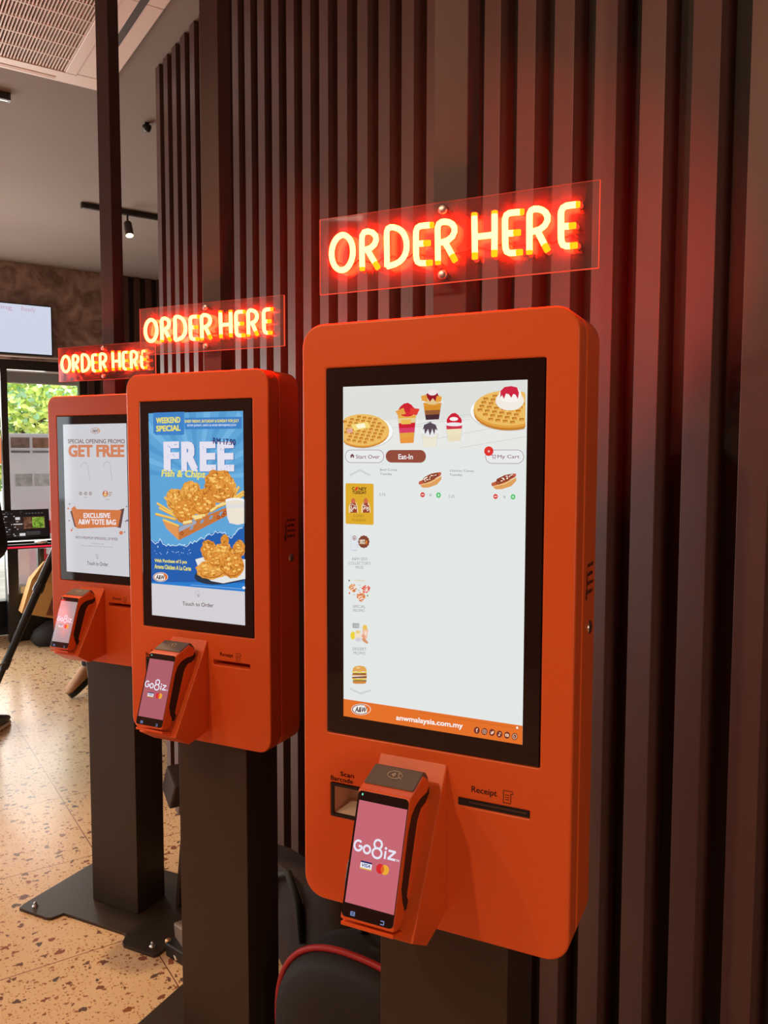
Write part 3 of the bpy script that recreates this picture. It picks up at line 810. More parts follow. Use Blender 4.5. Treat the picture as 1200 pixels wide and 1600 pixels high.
a.poly([(398, 276), (440, 258), (452, 290), (410, 296)], GOLD); a.poly([(478, 258), (524, 264), (510, 296), (470, 290)], em(224, 60, 50)); a.poly([(426, 320), (480, 318), (478, 342), (430, 344)], em(236, 186, 84))
cup(578, 386, 462, 46, 36, [em(232, 226, 206), em(236, 230, 212)], em(240, 240, 240), em(84, 70, 84))
a.ell(578, 372, 44, 38, em(232, 234, 236)); a.poly([(540, 372), (548, 346), (578, 334), (608, 346), (618, 376), (606, 368), (600, 398), (590, 366), (578, 402), (568, 368), (552, 396), (548, 366)], em(86, 72, 84))
cup(704, 340, 430, 46, 36, [em(206, 50, 72), em(236, 226, 190), em(232, 222, 188)], RED, em(206, 30, 56)); a.ell(704, 344, 46, 10, em(236, 232, 236)); a.ell(702, 316, 22, 10, em(246, 240, 236))
a.build('header_picture', d3)

BTN = em(232, 234, 234); PUR = em(150, 112, 126)
a = Art(pl3, H, .0006); a.round(133, 477, 333, 543, BTN, .5); a.up(); a.outline(133, 477, 333, 543, 2.6, PUR, .5); a.text('Start Over', 188, 512, 312, 512, 21, PUR, .012)
a.poly([(157, 508), (169, 496), (181, 508), (178, 508), (178, 518), (172, 518), (172, 511), (166, 511), (166, 518), (160, 518), (160, 508)], em(110, 60, 70)); a.build('menu_button', d3)
a = Art(pl3, H, .0006); a.round(343, 477, 553, 543, em(146, 74, 58), .5); a.up(); a.text('Eat-In', 409, 512, 485, 512, 27, em(240, 238, 238), .02); a.build('menu_button', d3)
a = Art(pl3, H, .0006); a.round(863, 477, 1062, 547, BTN, .5); a.up(); a.outline(863, 477, 1062, 547, 2.6, PUR, .5); a.text('My Cart', 925, 514, 1040, 514, 24, PUR, .012)
a.line([(890, 502), (896, 502), (902, 516), (914, 516), (916, 504), (898, 504)], 3, PUR); a.ell(903, 522, 2.5, 2.5, PUR); a.ell(912, 522, 2.5, 2.5, PUR)
a.ell(880, 483, 24, 25, em(222, 50, 42)); a.text('0', 875, 484, 885, 484, 11, em(245, 235, 235), .02); a.build('menu_button', d3)
GREY = em(118, 114, 116); CHEV = em(205, 210, 210)
a = Art(pl3, H, .0006); a.line([(158, 608), (209, 582), (260, 608)], 10, CHEV); a.build('scroll_arrow', d3)
a = Art(pl3, J, .0006); a.line([(97, 620), (153, 648), (209, 630)], 10, CHEV); a.build('scroll_arrow', d3)
SAUS, BUN, MEAT = em(196, 96, 66), em(222, 158, 92), em(150, 70, 44)
def hotdog(a, x0, y0, x1, y1):
    f = lambda u, v: (x0 + (x1-x0)*u, y0 + (y1-y0)*v)
    a.poly([f(.10, .88), f(.12, .72), f(.45, .62), f(.80, .38), f(.99, .28), f(.99, .48), f(.80, .80), f(.45, .98), f(.20, 1.0)], BUN)
    a.poly([f(.02, .72), f(.04, .60), f(.12, .56), f(.88, .03), f(.97, .03), f(.99, .16), f(.92, .28), f(.14, .80), f(.05, .80)], SAUS)
    a.poly([f(.18, .62), f(.24, .36), f(.55, .12), f(.84, .04), f(.90, .22), f(.66, .50), f(.30, .72)], MEAT)
    rnd = random.Random(int(x0))
    for _ in range(26):
        t = rnd.random(); w = rnd.uniform(-.12, .12); u, v = .25 + .58*t, .52 - .40*t + w
        c = f(u, v); a.ell(c[0], c[1], 4.2, 3, em(246, 232, 214) if rnd.random() < .75 else em(120, 44, 30), n=7)
    a.line([f(.14, .80), f(.55, .66), f(.95, .30)], 3, em(244, 214, 160))
def menu_item(n1, x0, y0, n2, px0, py0, price, hd, minus, zero, plus):
    for b, c, h in ((n1, x0, 14), (n2, y0, 15)):
        a = Art(pl3, H, .0006); a.text(b, c[0], c[1], c[2], c[3], h, GREY); a.build('menu_text', d3)
    a = Art(pl3, H, .0006); a.text(price, px0, py0, px0+31, py0+.5, 14, em(150, 146, 148)); a.build('price_text', d3)
    a = Art(pl3, H, .0006); hotdog(a, *hd); a.build('dish_picture', d3)
    a = Art(pl3, H, .0006); a.ell(*minus, 12, 13, em(214, 62, 52)); a.line([(minus[0]-6, minus[1]), (minus[0]+6, minus[1])], 4, em(250, 240, 240)); a.build('minus_button', d3)
    a = Art(pl3, H, .0006); a.text('0', zero[0]-5, zero[1], zero[0]+5, zero[1], 13, em(140, 120, 130)); a.build('quantity_text', d3)
    a = Art(pl3, H, .0006); a.ell(*plus, 12, 14, em(70, 190, 100)); a.line([(plus[0]-6, plus[1]), (plus[0]+6, plus[1])], 3, em(240, 250, 240)); a.line([(plus[0], plus[1]-7), (plus[0], plus[1]+7)], 3, em(240, 250, 240)); a.build('plus_button', d3)
menu_item('Beef Coney', (314, 581, 404, 582), (314, 603, 376, 604), 'Tuesday', 310, 709, '5.75', (512, 590, 634, 674), (535, 710), (576, 712), (618, 712))
menu_item('Chicken Coney', (676, 586, 803, 588), (675, 607, 741, 608), 'Tuesday', 671, 718, '5.25', (890, 597, 1024, 682), (915, 719), (961, 722), (1006, 721))

SER = em(150, 148, 148)
def caption(a, lines):
    for b, xl, xr, y, h in lines: a.text(b, xl, y, xr, y+2, h, SER)
a = Art(pl3, G, .0006); a.round(135, 236, 427, 662, em(222, 170, 44), .05); a.up()
DK = em(72, 40, 24)
a.text('C', 203, 290, 230, 290, 36, DK, .03); a.text('NEY', 272, 292, 354, 294, 36, DK, .03); a.poly([(230, 300), (240, 278), (262, 268), (268, 284), (256, 306), (238, 314)], em(214, 74, 40)); a.text('TUESDAY', 205, 329, 354, 332, 32, DK, .03); a.text('BUY 1 FREE 1', 228, 366, 334, 368, 11, em(196, 146, 50))
for cx in (215, 347):
    a.poly([(cx-48, 540), (cx-44, 470), (cx-26, 430), (cx+28, 430), (cx+46, 480), (cx+52, 540)], em(240, 210, 160)); a.poly([(cx-20, 540), (cx-22, 410), (cx-10, 390), (cx+12, 390), (cx+22, 410), (cx+22, 540)], em(206, 110, 70))
    a.poly([(cx-30, 540), (cx-30, 440), (cx+24, 440), (cx+38, 490), (cx+40, 540)], em(150, 66, 44)); rnd = random.Random(cx)
    for _ in range(22): a.ell(cx + rnd.uniform(-26, 32), rnd.uniform(448, 532), 6, 5, em(246, 236, 220), n=7)
OL = em(150, 112, 32); a.text('CONEY', 220, 571, 335, 573, 28, OL); a.text('TUESDAY', 205, 615, 354, 618, 28, OL); a.build('menu_tile', d3)
a = Art(pl3, G, .0006); MUG = em(206, 214, 224)
a.line([(192, 768), (192, 925)], 9, MUG); a.line([(258, 770), (256, 920)], 8, MUG); a.line([(196, 932), (254, 932)], 9, em(190, 202, 216)); a.line([(262, 800), (276, 830), (270, 890), (256, 905)], 5, MUG); a.rect(200, 775, 252, 925, em(222, 228, 232)); a.ell(226, 803, 20, 24, em(150, 70, 66)); a.ell(226, 803, 15, 18, em(226, 220, 224)); a.ell(226, 806, 9, 7, em(150, 70, 66))
bad = []
for k in range(24):
    t = 2*math.pi*k/24; r = 1.0 if k % 2 == 0 else .90; bad.append((325 + 61*r*math.cos(t), 843 + 69*r*math.sin(t)))
a.poly(bad, em(128, 66, 44)); CR = em(240, 226, 200); a.text('A&W', 280, 828, 338, 830, 22, CR, .04); a.text('2023', 280, 852, 338, 854, 22, CR, .04); a.text('COLLECTOR', 278, 868, 366, 872, 8, em(220, 160, 90)); a.rect(344, 830, 360, 862, em(230, 130, 50))
caption(a, [('A&W 2023', 200, 360, 1020, 30), ("COLLECTOR'S", 166, 394, 1065, 32), ('MUG', 240, 320, 1108, 30)]); a.build('menu_tile', d3)
a = Art(pl3, G, .0006); a.text('Introducing', 226, 1244, 338, 1246, 22, em(220, 190, 110), .01, .3); a.text('shake your flavour', 230, 1266, 336, 1268, 8, em(226, 200, 130))
def bowl(cx, cy, r, c, c2, n):
    a.ell(cx, cy, r, r*1.1, em(236, 226, 214)); rnd = random.Random(n)
    for _ in range(34):
        t, q_ = rnd.random()*6.28, r*math.sqrt(rnd.random())*.92; a.ell(cx+q_*math.cos(t), cy+q_*1.1*math.sin(t), r*.2, r*.16, c if rnd.random() < .6 else c2, n=7)
bowl(212, 1325, 40, em(226, 150, 70), em(206, 104, 48), 1); bowl(348, 1330, 42, em(214, 64, 56), em(236, 110, 90), 2); bowl(298, 1414, 46, em(232, 140, 70), em(196, 96, 56), 3)
a.poly([(172, 1232), (188, 1246), (172, 1258)], em(60, 90, 80)); a.rect(174, 1366, 188, 1386, em(222, 96, 40)); a.poly([(360, 1410), (364, 1392), (374, 1392), (376, 1412)], em(110, 160, 90)); a.line([(272, 1290), (300, 1296)], 3, SER); a.line([(290, 1330), (302, 1312)], 3, em(226, 120, 60)); a.line([(266, 1346), (286, 1346)], 5, SER); a.line([(216, 1394), (240, 1392)], 4, SER)
caption(a, [('SPECIAL', 214, 348, 1515, 30), ('PROMO', 218, 340, 1556, 30)]); a.build('menu_tile', d3)
a = Art(pl3, J, .0006); DKT = em(80, 70, 70)
for b, y in (('MANGO', 263), ('SAGO', 272), ('PEARLS', 282)): a.text(b, 110, y, 147, y+1, 8, DKT, .03)
a.poly([(164, 300), (166, 282), (178, 270), (190, 284), (196, 300), (190, 345), (168, 345)], em(240, 190, 160)); a.ell(178, 282, 12, 14, em(232, 196, 90)); a.ell(112, 328, 14, 22, em(236, 210, 60)); a.ell(140, 330, 18, 30, em(238, 222, 196)); a.ell(140, 308, 14, 9, em(232, 206, 130)); a.ell(142, 350, 16, 12, em(214, 206, 214)); a.poly([(160, 345), (176, 340), (197, 366), (190, 374), (168, 360)], em(214, 150, 104)); a.ell(172, 330, 12, 12, em(232, 164, 130)); a.ell(182, 316, 8, 14, em(240, 216, 196))
caption(a, [('DESSERT', 110, 186, 401, 16), ('PROMO', 116, 180, 424, 16)]); a.build('menu_tile', d3)
a = Art(pl3, J, .0006); BN, BN2 = em(226, 164, 88), em(206, 136, 66)
a.poly([(110, 525), (112, 508), (126, 497), (150, 494), (174, 498), (186, 510), (187, 526)], BN); a.ell(140, 506, 12, 5, em(240, 200, 140)); a.line([(110, 528), (128, 534), (150, 528), (170, 536), (186, 530)], 9, em(226, 206, 80)); a.rect(110, 536, 186, 546, em(120, 62, 36)); a.line([(108, 546), (188, 548)], 7, em(230, 170, 100)); a.poly([(106, 556), (188, 552), (188, 562), (108, 564)], em(128, 66, 40)); a.line([(110, 566), (140, 570), (186, 566)], 7, em(240, 196, 60)); a.rect(112, 572, 186, 580, em(156, 60, 40)); a.line([(114, 576), (186, 574)], 4, em(120, 160, 70)); a.poly([(110, 580), (186, 580), (184, 590), (170, 594), (126, 594), (112, 590)], BN2); a.build('menu_tile', d3)
a = Art(pl3, J, .0006); FO = em(226, 112, 40)
c0, c1 = pl3(520+62/3.5294, 900+675/3.5294), pl3(520+1048/3.5294, 900+828/3.5294); vz = (c0[1]+c1[1])/2
a.poly([(-DX, -DZ), (DX, -DZ), (DX, vz), (-DX, vz)], FO, raw=True); a.up()
logo(a, 157, 735, 54, 31); a.text('anwmalaysia.com.my', 350, 783, 718, 830, 38, em(244, 240, 238), .025)
a.text('All pictures shown are for illustration purposes only and subject to availability at participating restaurants', 475, 752, 1008, 838, 9, em(176, 84, 30))
a.ell(1018, 836, 6, 7, em(240, 236, 234))
IC = em(110, 46, 40); IW = em(240, 200, 170)
ics = [(795, 850), (837, 857), (879, 862), (920, 871), (962, 877), (1004, 884)]
for i, (x, y) in enumerate(ics):
    a.ell(x, y, 16, 19, IC)
    if i == 0: a.text('f', x-5, y, x+6, y, 22, IW, .03)
    elif i == 1: a.outline(x-9, y-10, x+9, y+10, 2.4, IW, .3); a.ell(x, y, 4, 5, IW); a.ell(x, y, 2, 2.6, IC)
    elif i == 2: a.poly([(x-10, y-7), (x-1, y-2), (x+3, y-9), (x+11, y-7), (x+8, y+5), (x-2, y+10), (x-10, y+7), (x-4, y+4)], IW)
    elif i == 3: a.line([(x+1, y-10), (x+1, y+6)], 3, IW); a.ell(x-2, y+6, 4, 5, IW); a.line([(x+1, y-9), (x+8, y-4)], 3, IW)
    elif i == 4: a.round(x-10, y-8, x+10, y+8, IW, .3); a.up(); a.poly([(x-3, y-4), (x+5, y), (x-3, y+4)], IC)
    else: a.ell(x, y, 12, 14, IW); a.ell(x, y, 9, 11, IC); a.line([(x-4, y-5), (x-3, y+1), (x+2, y+5)], 3, IW)
a.build('footer_banner', d3)

# --- middle kiosk: blue advert
BL = em(92, 164, 214)
d2, pl2 = display('middle', gmid, BL)
A_ = (200, 570, 4.2857); B_ = (200, 860, 4.2857)
a = Art(pl2, A_, .0005)
RAY = em(110, 178, 224); RAY2 = em(78, 152, 206); CTR = (470, 760)
for k in range(14):
    t0 = math.radians(180 + 13*k + 4); t1 = t0 + math.radians(6); R0 = 700
    pts = [CTR] + [(CTR[0] + R0*math.cos(t), CTR[1] + R0*math.sin(t)) for t in (t0, t1)]
    q = [a.P(*p) for p in pts]
    # keep each ray inside the picture
    def clip(p, c): 
        s_ = 1
        for lo, hi, i in ((-DX, DX, 0), (-DZ, DZ, 1)):
            dlt = p[i]-c[i]
            if dlt > 0: s_ = min(s_, (hi-c[i])/dlt)
            elif dlt < 0: s_ = min(s_, (lo-c[i])/dlt)
        return (c[0]+(p[0]-c[0])*s_, c[1]+(p[1]-c[1])*s_)
    a.poly([q[0], clip(q[1], q[0]), clip(q[2], q[0])], RAY if k % 2 else RAY2, raw=True)
DEEP = em(26, 92, 172)
wave = [(155, 1170), (185, 1190), (215, 1175), (245, 1200), (285, 1215), (330, 1210), (375, 1215), (420, 1195), (460, 1185), (510, 1160), (560, 1130), (600, 1115), (650, 1130), (690, 1150), (715, 1140), (740, 1110), (783, 1080)]
lo = [a.P(783, 1080), ]
bz = a.P(160, 290*1 + 0)[1]
zb = pl2(200 + 160/4.2857, 860 + 226/4.2857)[1]; zb2 = pl2(200 + 788/4.2857, 860 + 270/4.2857)[1]; zband = (zb + zb2)/2
q = [a.P(*p) for p in wave]; q[0] = (-DX, q[0][1]); q[-1] = (DX, q[-1][1])
a.poly([(-DX, zband), (DX, zband)] + q[::-1], DEEP, raw=True)
a.poly([(-DX, zband), (DX, zband), (DX, zband + .022), (-DX, zband + .004)], em(34, 124, 206), raw=True)
rnd = random.Random(5); FOAM = em(196, 220, 240)
foam = []
for (x0_, y0_), (x1_, y1_) in zip(wave, wave[1:]):
    for t in (0, .33, .66): foam.append((max(158, min(780, x0_ + (x1_-x0_)*t)), y0_ + (y1_-y0_)*t + rnd.uniform(-14, 12)))
a.line(foam, 5, FOAM)
for _ in range(26): a.ell(rnd.uniform(180, 420), rnd.uniform(1195, 1270), rnd.uniform(1.5, 4), rnd.uniform(1.5, 5), FOAM, n=7)
a.build('advert_background', d2)
a = Art(pl2, A_, .0009); YEL = em(226, 214, 110); BADGE = em(56, 128, 198)
a.poly([(170, 321), (378, 314), (378, 465), (362, 470), (190, 470), (172, 458)], BADGE); a.up(); a.text('WEEKEND', 190, 374, 352, 368, 40, YEL, .05); a.text('SPECIAL', 190, 428, 354, 422, 40, YEL, .05)
a.poly([(382, 356), (764, 348), (764, 428), (382, 432)], BADGE); a.up(); a.text('EVERY FRIDAY, SATURDAY & SUNDAY FOR JULY', 382, 382, 745, 377, 26, YEL, .04); a.text('SETIAP JUMAAT, SABTU & AHAD SEPANJANG JULAI', 398, 408, 724, 405, 18, em(206, 220, 240), .03); a.build('advert_heading', d2)
a = Art(pl2, A_, .0009); SHD = em(70, 120, 180); FW = em(226, 222, 236)
for i, (ch, x0_, x1_) in enumerate((('F', 240, 345), ('R', 358, 470), ('E', 482, 590), ('E', 600, 712))):
    for dx, c in ((6, SHD), (0, FW)): a.text(ch, x0_+dx, 615+dx*.7, x1_+dx, 613+dx*.7, 200, c, .06)
rnd = random.Random(9)
for _ in range(46):
    bx_, by_ = rnd.choice(((300, 545), (290, 610), (380, 540), (440, 640), (490, 560), (545, 690), (620, 560), (660, 690))); a.ell(bx_ + rnd.uniform(-34, 34), by_ + rnd.uniform(-14, 14), rnd.uniform(1.5, 6), rnd.uniform(1.2, 3.5), em(116, 164, 214), n=6)
NV = em(34, 52, 110); a.text('RM 17.90', 572, 508, 724, 520, 42, NV, .03); a.line([(560, 512), (726, 522)], 3.5, em(120, 70, 120))
a.text('Fish & Chips', 226, 732, 520, 740, 62, YEL, .035, .12); a.build('advert_price', d2)
CRISP = em(232, 158, 66, crisp=(204, 126, 44), scale=120); CRISP2 = em(240, 178, 84, crisp=(214, 140, 54), scale=110); FRY, FRY2 = em(240, 196, 96), em(222, 170, 70)
def lump(a, cx, cy, rx, ry, m, seed):
    rnd = random.Random(seed); pts = []
    for k in range(26):
        t = 2*math.pi*k/26; r = 1 + rnd.uniform(-.10, .08); pts.append((cx + rx*r*math.cos(t), cy + ry*r*math.sin(t)))
    a.poly(pts, m)
    rim = [(cx + rx*.8*math.cos(t), cy + ry*.8*math.sin(t)) for t in [math.radians(x) for x in range(20, 160, 14)]]
    a.line(rim, 5, em(168, 92, 30))
    for _ in range(10):
        u, v = rnd.uniform(-.6, .6), rnd.uniform(-.6, .5); a.ell(cx+rx*u, cy+ry*v, rx*.14, ry*.08, em(248, 200, 110), n=8)
a = Art(pl2, A_, .0011)
def fry(x0_, y0_, x1_, y1_, w=18, m=FRY): a.line([(x0_, y0_), (x1_, y1_)], w, em(206, 144, 52)); a.line([(x0_-2, y0_-3), (x1_-2, y1_-3)], w*.72, m)
for f_ in ((200, 930, 300, 990), (190, 1000, 320, 1035), (215, 960, 330, 1020), (240, 1040, 340, 1080), (250, 890, 320, 960), (720, 800, 690, 880), (745, 820, 700, 900), (775, 850, 690, 910), (775, 870, 700, 920)): fry(*f_)
lump(a, 610, 790, 100, 90, CRISP, 1); lump(a, 680, 830, 44, 90, CRISP2, 2); lump(a, 425, 850, 70, 72, CRISP2, 3); lump(a, 318, 905, 62, 78, CRISP2, 4); lump(a, 630, 850, 78, 76, CRISP, 5); lump(a, 505, 920, 84, 92, CRISP, 6); lump(a, 385, 985, 76, 84, CRISP, 7)
for f_ in ((560, 980, 640, 930), (440, 1020, 520, 1010), (600, 950, 660, 930)): fry(*f_, 22, em(244, 216, 140))
a.poly([(235, 1040), (340, 1088), (663, 955), (668, 1010), (345, 1175), (262, 1095)], em(196, 116, 58)); a.poly([(235, 1040), (340, 1088), (345, 1175), (262, 1095)], em(224, 150, 84)); a.poly([(345, 1090), (460, 1040), (462, 1062), (346, 1120)], em(160, 170, 190))
for x, y in ((430, 1095), (500, 1052), (560, 1025), (625, 1000)): a.poly([(x-16, y+10), (x-2, y-16), (x+16, y-18), (x+4, y+8)], em(130, 160, 190))
for x, y in ((365, 1128), (610, 1020), (640, 1008), (655, 990)): a.ell(x, y, 11, 13, em(150, 60, 30)); a.ell(x, y, 6, 7, em(206, 120, 60))
for f_ in ((380, 1060, 430, 1050), (452, 1030, 500, 1020)): fry(*f_, 24, em(246, 220, 150))
a.poly([(658, 905), (782, 900), (782, 1062), (740, 1072), (684, 1060), (668, 1020)], em(222, 220, 222)); a.poly([(668, 960), (782, 955), (782, 1058), (740, 1066), (690, 1054)], em(236, 226, 210)); a.poly([(min(x, 782), y) for x, y in ellipse(722, 908, 66, 18)], em(240, 240, 240)); a.poly([(min(x, 782), y) for x, y in ellipse(722, 920, 56, 14)], em(232, 224, 206))
a.build('fried_fish_picture', d2)
a = Art(pl2, B_, .0011)
a.poly([(min(x, 787), y) for x, y in ellipse(660, 150, 215, 74, 30, 0, 360, -8)], em(34, 50, 70)); a.poly([(452, 60), (520, 40), (787, 60), (787, 190), (640, 220), (560, 205), (490, 160)], em(228, 228, 226))
lump(a, 545, 0, 56, 72, CRISP, 11); lump(a, 640, 10, 70, 62, CRISP2, 12); a.ell(650, -68, 28, 40, CRISP); lump(a, 745, -10, 40, 60, CRISP, 13); lump(a, 560, 130, 104, 64, CRISP2, 14); lump(a, 590, 60, 60, 50, CRISP, 15); lump(a, 700, 100, 84, 88, CRISP, 16)
a.build('fried_chicken_picture', d2)
a = Art(pl2, B_, .0011); a.text('With Purchase of 5 pcs', 180, 70, 396, 80, 30, YEL, .04); a.text('Aroma Chicken A La Carte', 180, 106, 424, 122, 30, YEL, .04); logo(a, 220, 178, 50, 32)
a.line([(424, 231), (764, 257)], 3, em(150, 190, 230)); a.ell(777, 250, 10, 10, em(232, 236, 244)); a.build('advert_text', d2)
a = Art(pl2, B_, .0006); a.poly([(-DX, -DZ), (DX, -DZ), (DX, zband), (-DX, zband)], em(210, 207, 212), raw=True); a.up()
GR = em(112, 98, 100); a.text('Touch to Order', 366, 355, 574, 368, 26, em(110, 88, 90), .015)
a.line([(ellipse(466, 286, 15, 15, 14)[i]) for i in range(14)], 3, em(170, 166, 168)); a.line([(468, 290), (472, 312), (480, 300)], 4, em(150, 146, 148)); a.build('touch_banner', d2)

# --- far kiosk: white advert
d1, pl1 = display('far', gfar, em(204, 204, 210))
C_ = (60, 600, 4.0)
a = Art(pl1, C_, .0006); logo(a, 357, 292, 32, 21, 1); BRT = em(128, 104, 98); OT = em(204, 128, 92)
a.text('SPECIAL OPENING PROMO', 185, 358, 541, 358, 27, BRT, .02); a.text('GET FREE', 188, 418, 538, 418, 78, OT, .05); a.build('advert_heading', d1)
a = Art(pl1, C_, .0006); TL = em(150, 140, 146)
for cx, y0_ in ((290, 490), (430, 485)): a.line([(cx-24, 520), (cx-16, y0_+8), (cx, y0_), (cx+16, y0_+10), (cx+32, 600)], 2, TL); a.line([(cx-28, 560), (cx-30, 650)], 1.2, em(186, 184, 190))
for x in (264, 296, 326): a.ell(x, 684, 10, 11, em(150, 138, 138)); a.ell(x, 684, 6, 6, em(190, 180, 180))
a.ell(419, 686, 17, 20, em(192, 104, 80)); a.ell(419, 692, 10, 10, em(222, 190, 120)); a.ell(420, 676, 6, 6, em(230, 216, 210))
for y in (678, 688, 698): a.line([(440, y), (462 - (y-678)*.4, y)], 4, em(170, 120, 110))
a.line([(284, 708), (306, 708)], 2.5, TL); a.line([(422, 722), (446, 722)], 2.5, TL); a.build('tote_bag_picture', d1)
a = Art(pl1, C_, .0006); DKB = em(98, 66, 66); OB = em(208, 120, 70)
a.poly([(200, 796), (215, 785), (240, 900), (226, 890)], DKB); a.poly([(495, 790), (538, 776), (516, 900), (490, 895)], DKB); a.poly([(206, 778), (228, 762), (240, 782), (500, 788), (512, 786), (520, 792), (500, 892), (250, 904), (236, 898)], OB); a.up()
a.text('EXCLUSIVE', 283, 822, 450, 822, 32, em(232, 224, 226), .04); a.text('A&W TOTE BAG', 250, 860, 486, 864, 34, em(232, 224, 226), .04)
for x, y, r, c in ((187, 778, 6, OB), (208, 914, 7, OB), (518, 930, 12, OB), (196, 750, 4, DKB), (193, 854, 4, DKB), (216, 902, 3, DKB), (552, 766, 4, DKB), (545, 858, 4, DKB), (540, 926, 4, DKB), (556, 853, 6, DKB)): a.ell(x, y, r, r, c, n=10)
a.build('offer_badge', d1)
a = Art(pl1, C_, .0006); a.text('WITH MINIMUM SPENDING OF RM50', 232, 958, 496, 970, 17, BRT, .01); a.text('Terms & conditions apply', 328, 997, 408, 1001, 9, em(140, 130, 134)); a.text('Only one redemption per receipt, while stocks last', 268, 1010, 468, 1020, 9, em(140, 130, 134)); a.build('advert_text', d1)
a = Art(pl1, C_, .0006); a.text('Touch to Order', 305, 1118, 436, 1128, 24, em(104, 92, 96), .012); a.line(ellipse(368, 1072, 7, 9, 12), 2.4, TL); a.line([(368, 1078), (366, 1090), (376, 1088)], 3, TL); a.build('touch_banner', d1)

# ------------------------------------------------------------------ ceiling: air conditioner, tracks
def cassette():
    ax0, ax1, ay0, ay1, z = -3.115, -2.115, -.64, .362, CEIL-.022
    root = thing('air_conditioner', 'pale ceiling cassette air conditioner with a large slatted intake', 'air conditioner', ((ax0+ax1)/2, (ay0+ay1)/2, z))
    ox, oy = (ax0+ax1)/2, (ay0+ay1)/2
    B = lambda x0, x1, y0, y1, z0, z1, m, mb: mb.box((x0-ox, y0-oy, z0), (x1-ox, y1-oy, z1), m)
    gx0, gx1, gy0, gy1 = -2.99, -2.24, -.515, .152
    fr = MB()
    B(ax0, gx0, ay0, ay1, 0, .02, WHITE_PL, fr); B(gx1, ax1, ay0, ay1, 0, .02, WHITE_PL, fr); B(gx0, gx1, gy1, ay1, 0, .02, WHITE_PL, fr); B(gx0, gx1, ay0, gy0, 0, .02, WHITE_PL, fr)
    fr.build('frame', root, bevel=.004)
    # raised panel round the intake
    pn = MB(); p = (-3.018, -2.212, -.545, .203); t = .004
    for x0, x1, y0, y1 in ((p[0], gx0, p[2], p[3]), (gx1, p[1], p[2], p[3]), (gx0, gx1, gy1, p[3]), (gx0, gx1, p[2], gy0)): B(x0, x1, y0, y1, -.006, 0, WHITE_PL, pn)
    pn.build('intake_panel', root, bevel=.003)
    bk = MB(); B(gx0, gx1, gy0, gy1, .012, .02, mat('filter_mesh', (96, 58, 44), .9), bk); bk.build('filter', root)
    gr = MB(); n = int((gy1-gy0)/.0132)
    for i in range(n+1):
        y = gy0 + i*.0132; B(gx0, gx1, y, y+.0048, -.003, .010, WHITE_PL, gr)
    for i in range(1, 6):
        x = gx0 + i*.125; B(x, x+.006, gy0, gy1, -.0035, .008, WHITE_PL, gr)
    gr.build('intake_grille', root)
    lv = mat('louvre', (216, 172, 150), .5)
    for x0, x1, y0, y1, m in ((-3.092, -3.066, -.52, .128, lv), (-2.66, -2.20, .262, .292, mat('louvre_gap', (74, 56, 48), .6)), (-2.165, -2.14, -.52, .128, lv)):
        o = MB(); B(x0, x1, y0, y1, -.002, 0.001, m, o); o.build('louvre', root)
    return root
cassette()

def track(name, x, y0, y1, label):
    root = thing('ceiling_track', label, 'track rail', (x, (y0+y1)/2, CEIL-.035))
    h = (y1-y0)/2
    MB().box((-.018, -h, 0), (.018, h, .035), mat('track_black', (48, 40, 36), .4)).build('rail', root, bevel=.002)
    e = MB().box((-.0185, -h-.012, -.001), (.0185, -h, .035), mat('track_cap', (60, 52, 48), .4)); e.box((-.0185, h, -.001), (.0185, h+.012, .035), mat('track_cap', (60, 52, 48), .4)); e.build('end_cap', root)
    MB().box((-.006, -h, -.0015), (.006, h, 0), STEEL).build('conductor', root)
    return root
track('a', -5.02, .70, 2.2, 'black ceiling track carrying the small lit spotlight')
track('b', -3.44, -2.6, -.02, 'short black ceiling track end at the left edge below the air conditioner')
def spotlight(loc, label, lit=True):
    root = thing('spotlight', label, 'spotlight', loc)
    MB().tube([(0, 0, 0), (0, 0, .055)], .007, BLACK_PL, 8).build('stem', root)
    b = MB().lathe((0, 0, -.02), [(0, .02), (.026, .02), (.029, .012), (.030, -.085), (.026, -.088)], mat('lamp_body', (62, 50, 44), .4), 18); tilt0 = Matrix.Rotation(math.radians(-24), 3, 'Y'); b.v = [tuple(tilt0 @ Vector(q)) for q in b.v]; b.build('lamp_body', root)
    tilt = Matrix.Rotation(math.radians(-24), 3, 'Y')
    l = MB().lathe((0, 0, -.02), [(0, -.0885), (.0255, -.0885)], neon('warm_lamp', (9, 6.2, 3.0)), 18); l.v = [tuple(tilt @ Vector(q)) for q in l.v]; l.build('lamp_lens', root)
    return root
spotlight((-5.02, 1.01, CEIL-.09), 'small cylinder spotlight glowing warm under the ceiling track')
spot((-5.02, 1.01, CEIL-.21), (-5.0, .9, 0), 16, WARM, 60)
fx = thing('ceiling_fixture', 'tiny dark ceiling fixture half hidden by the slatted wall', 'ceiling fixture', (-3.41, .655, CEIL-.045))
MB().lathe((0, 0, 0), [(0, 0), (.016, .002), (.022, .016), (.024, .03), (.012, .036), (.012, .045), (0, .045)], BLACK_PL, 14).build('housing', fx)

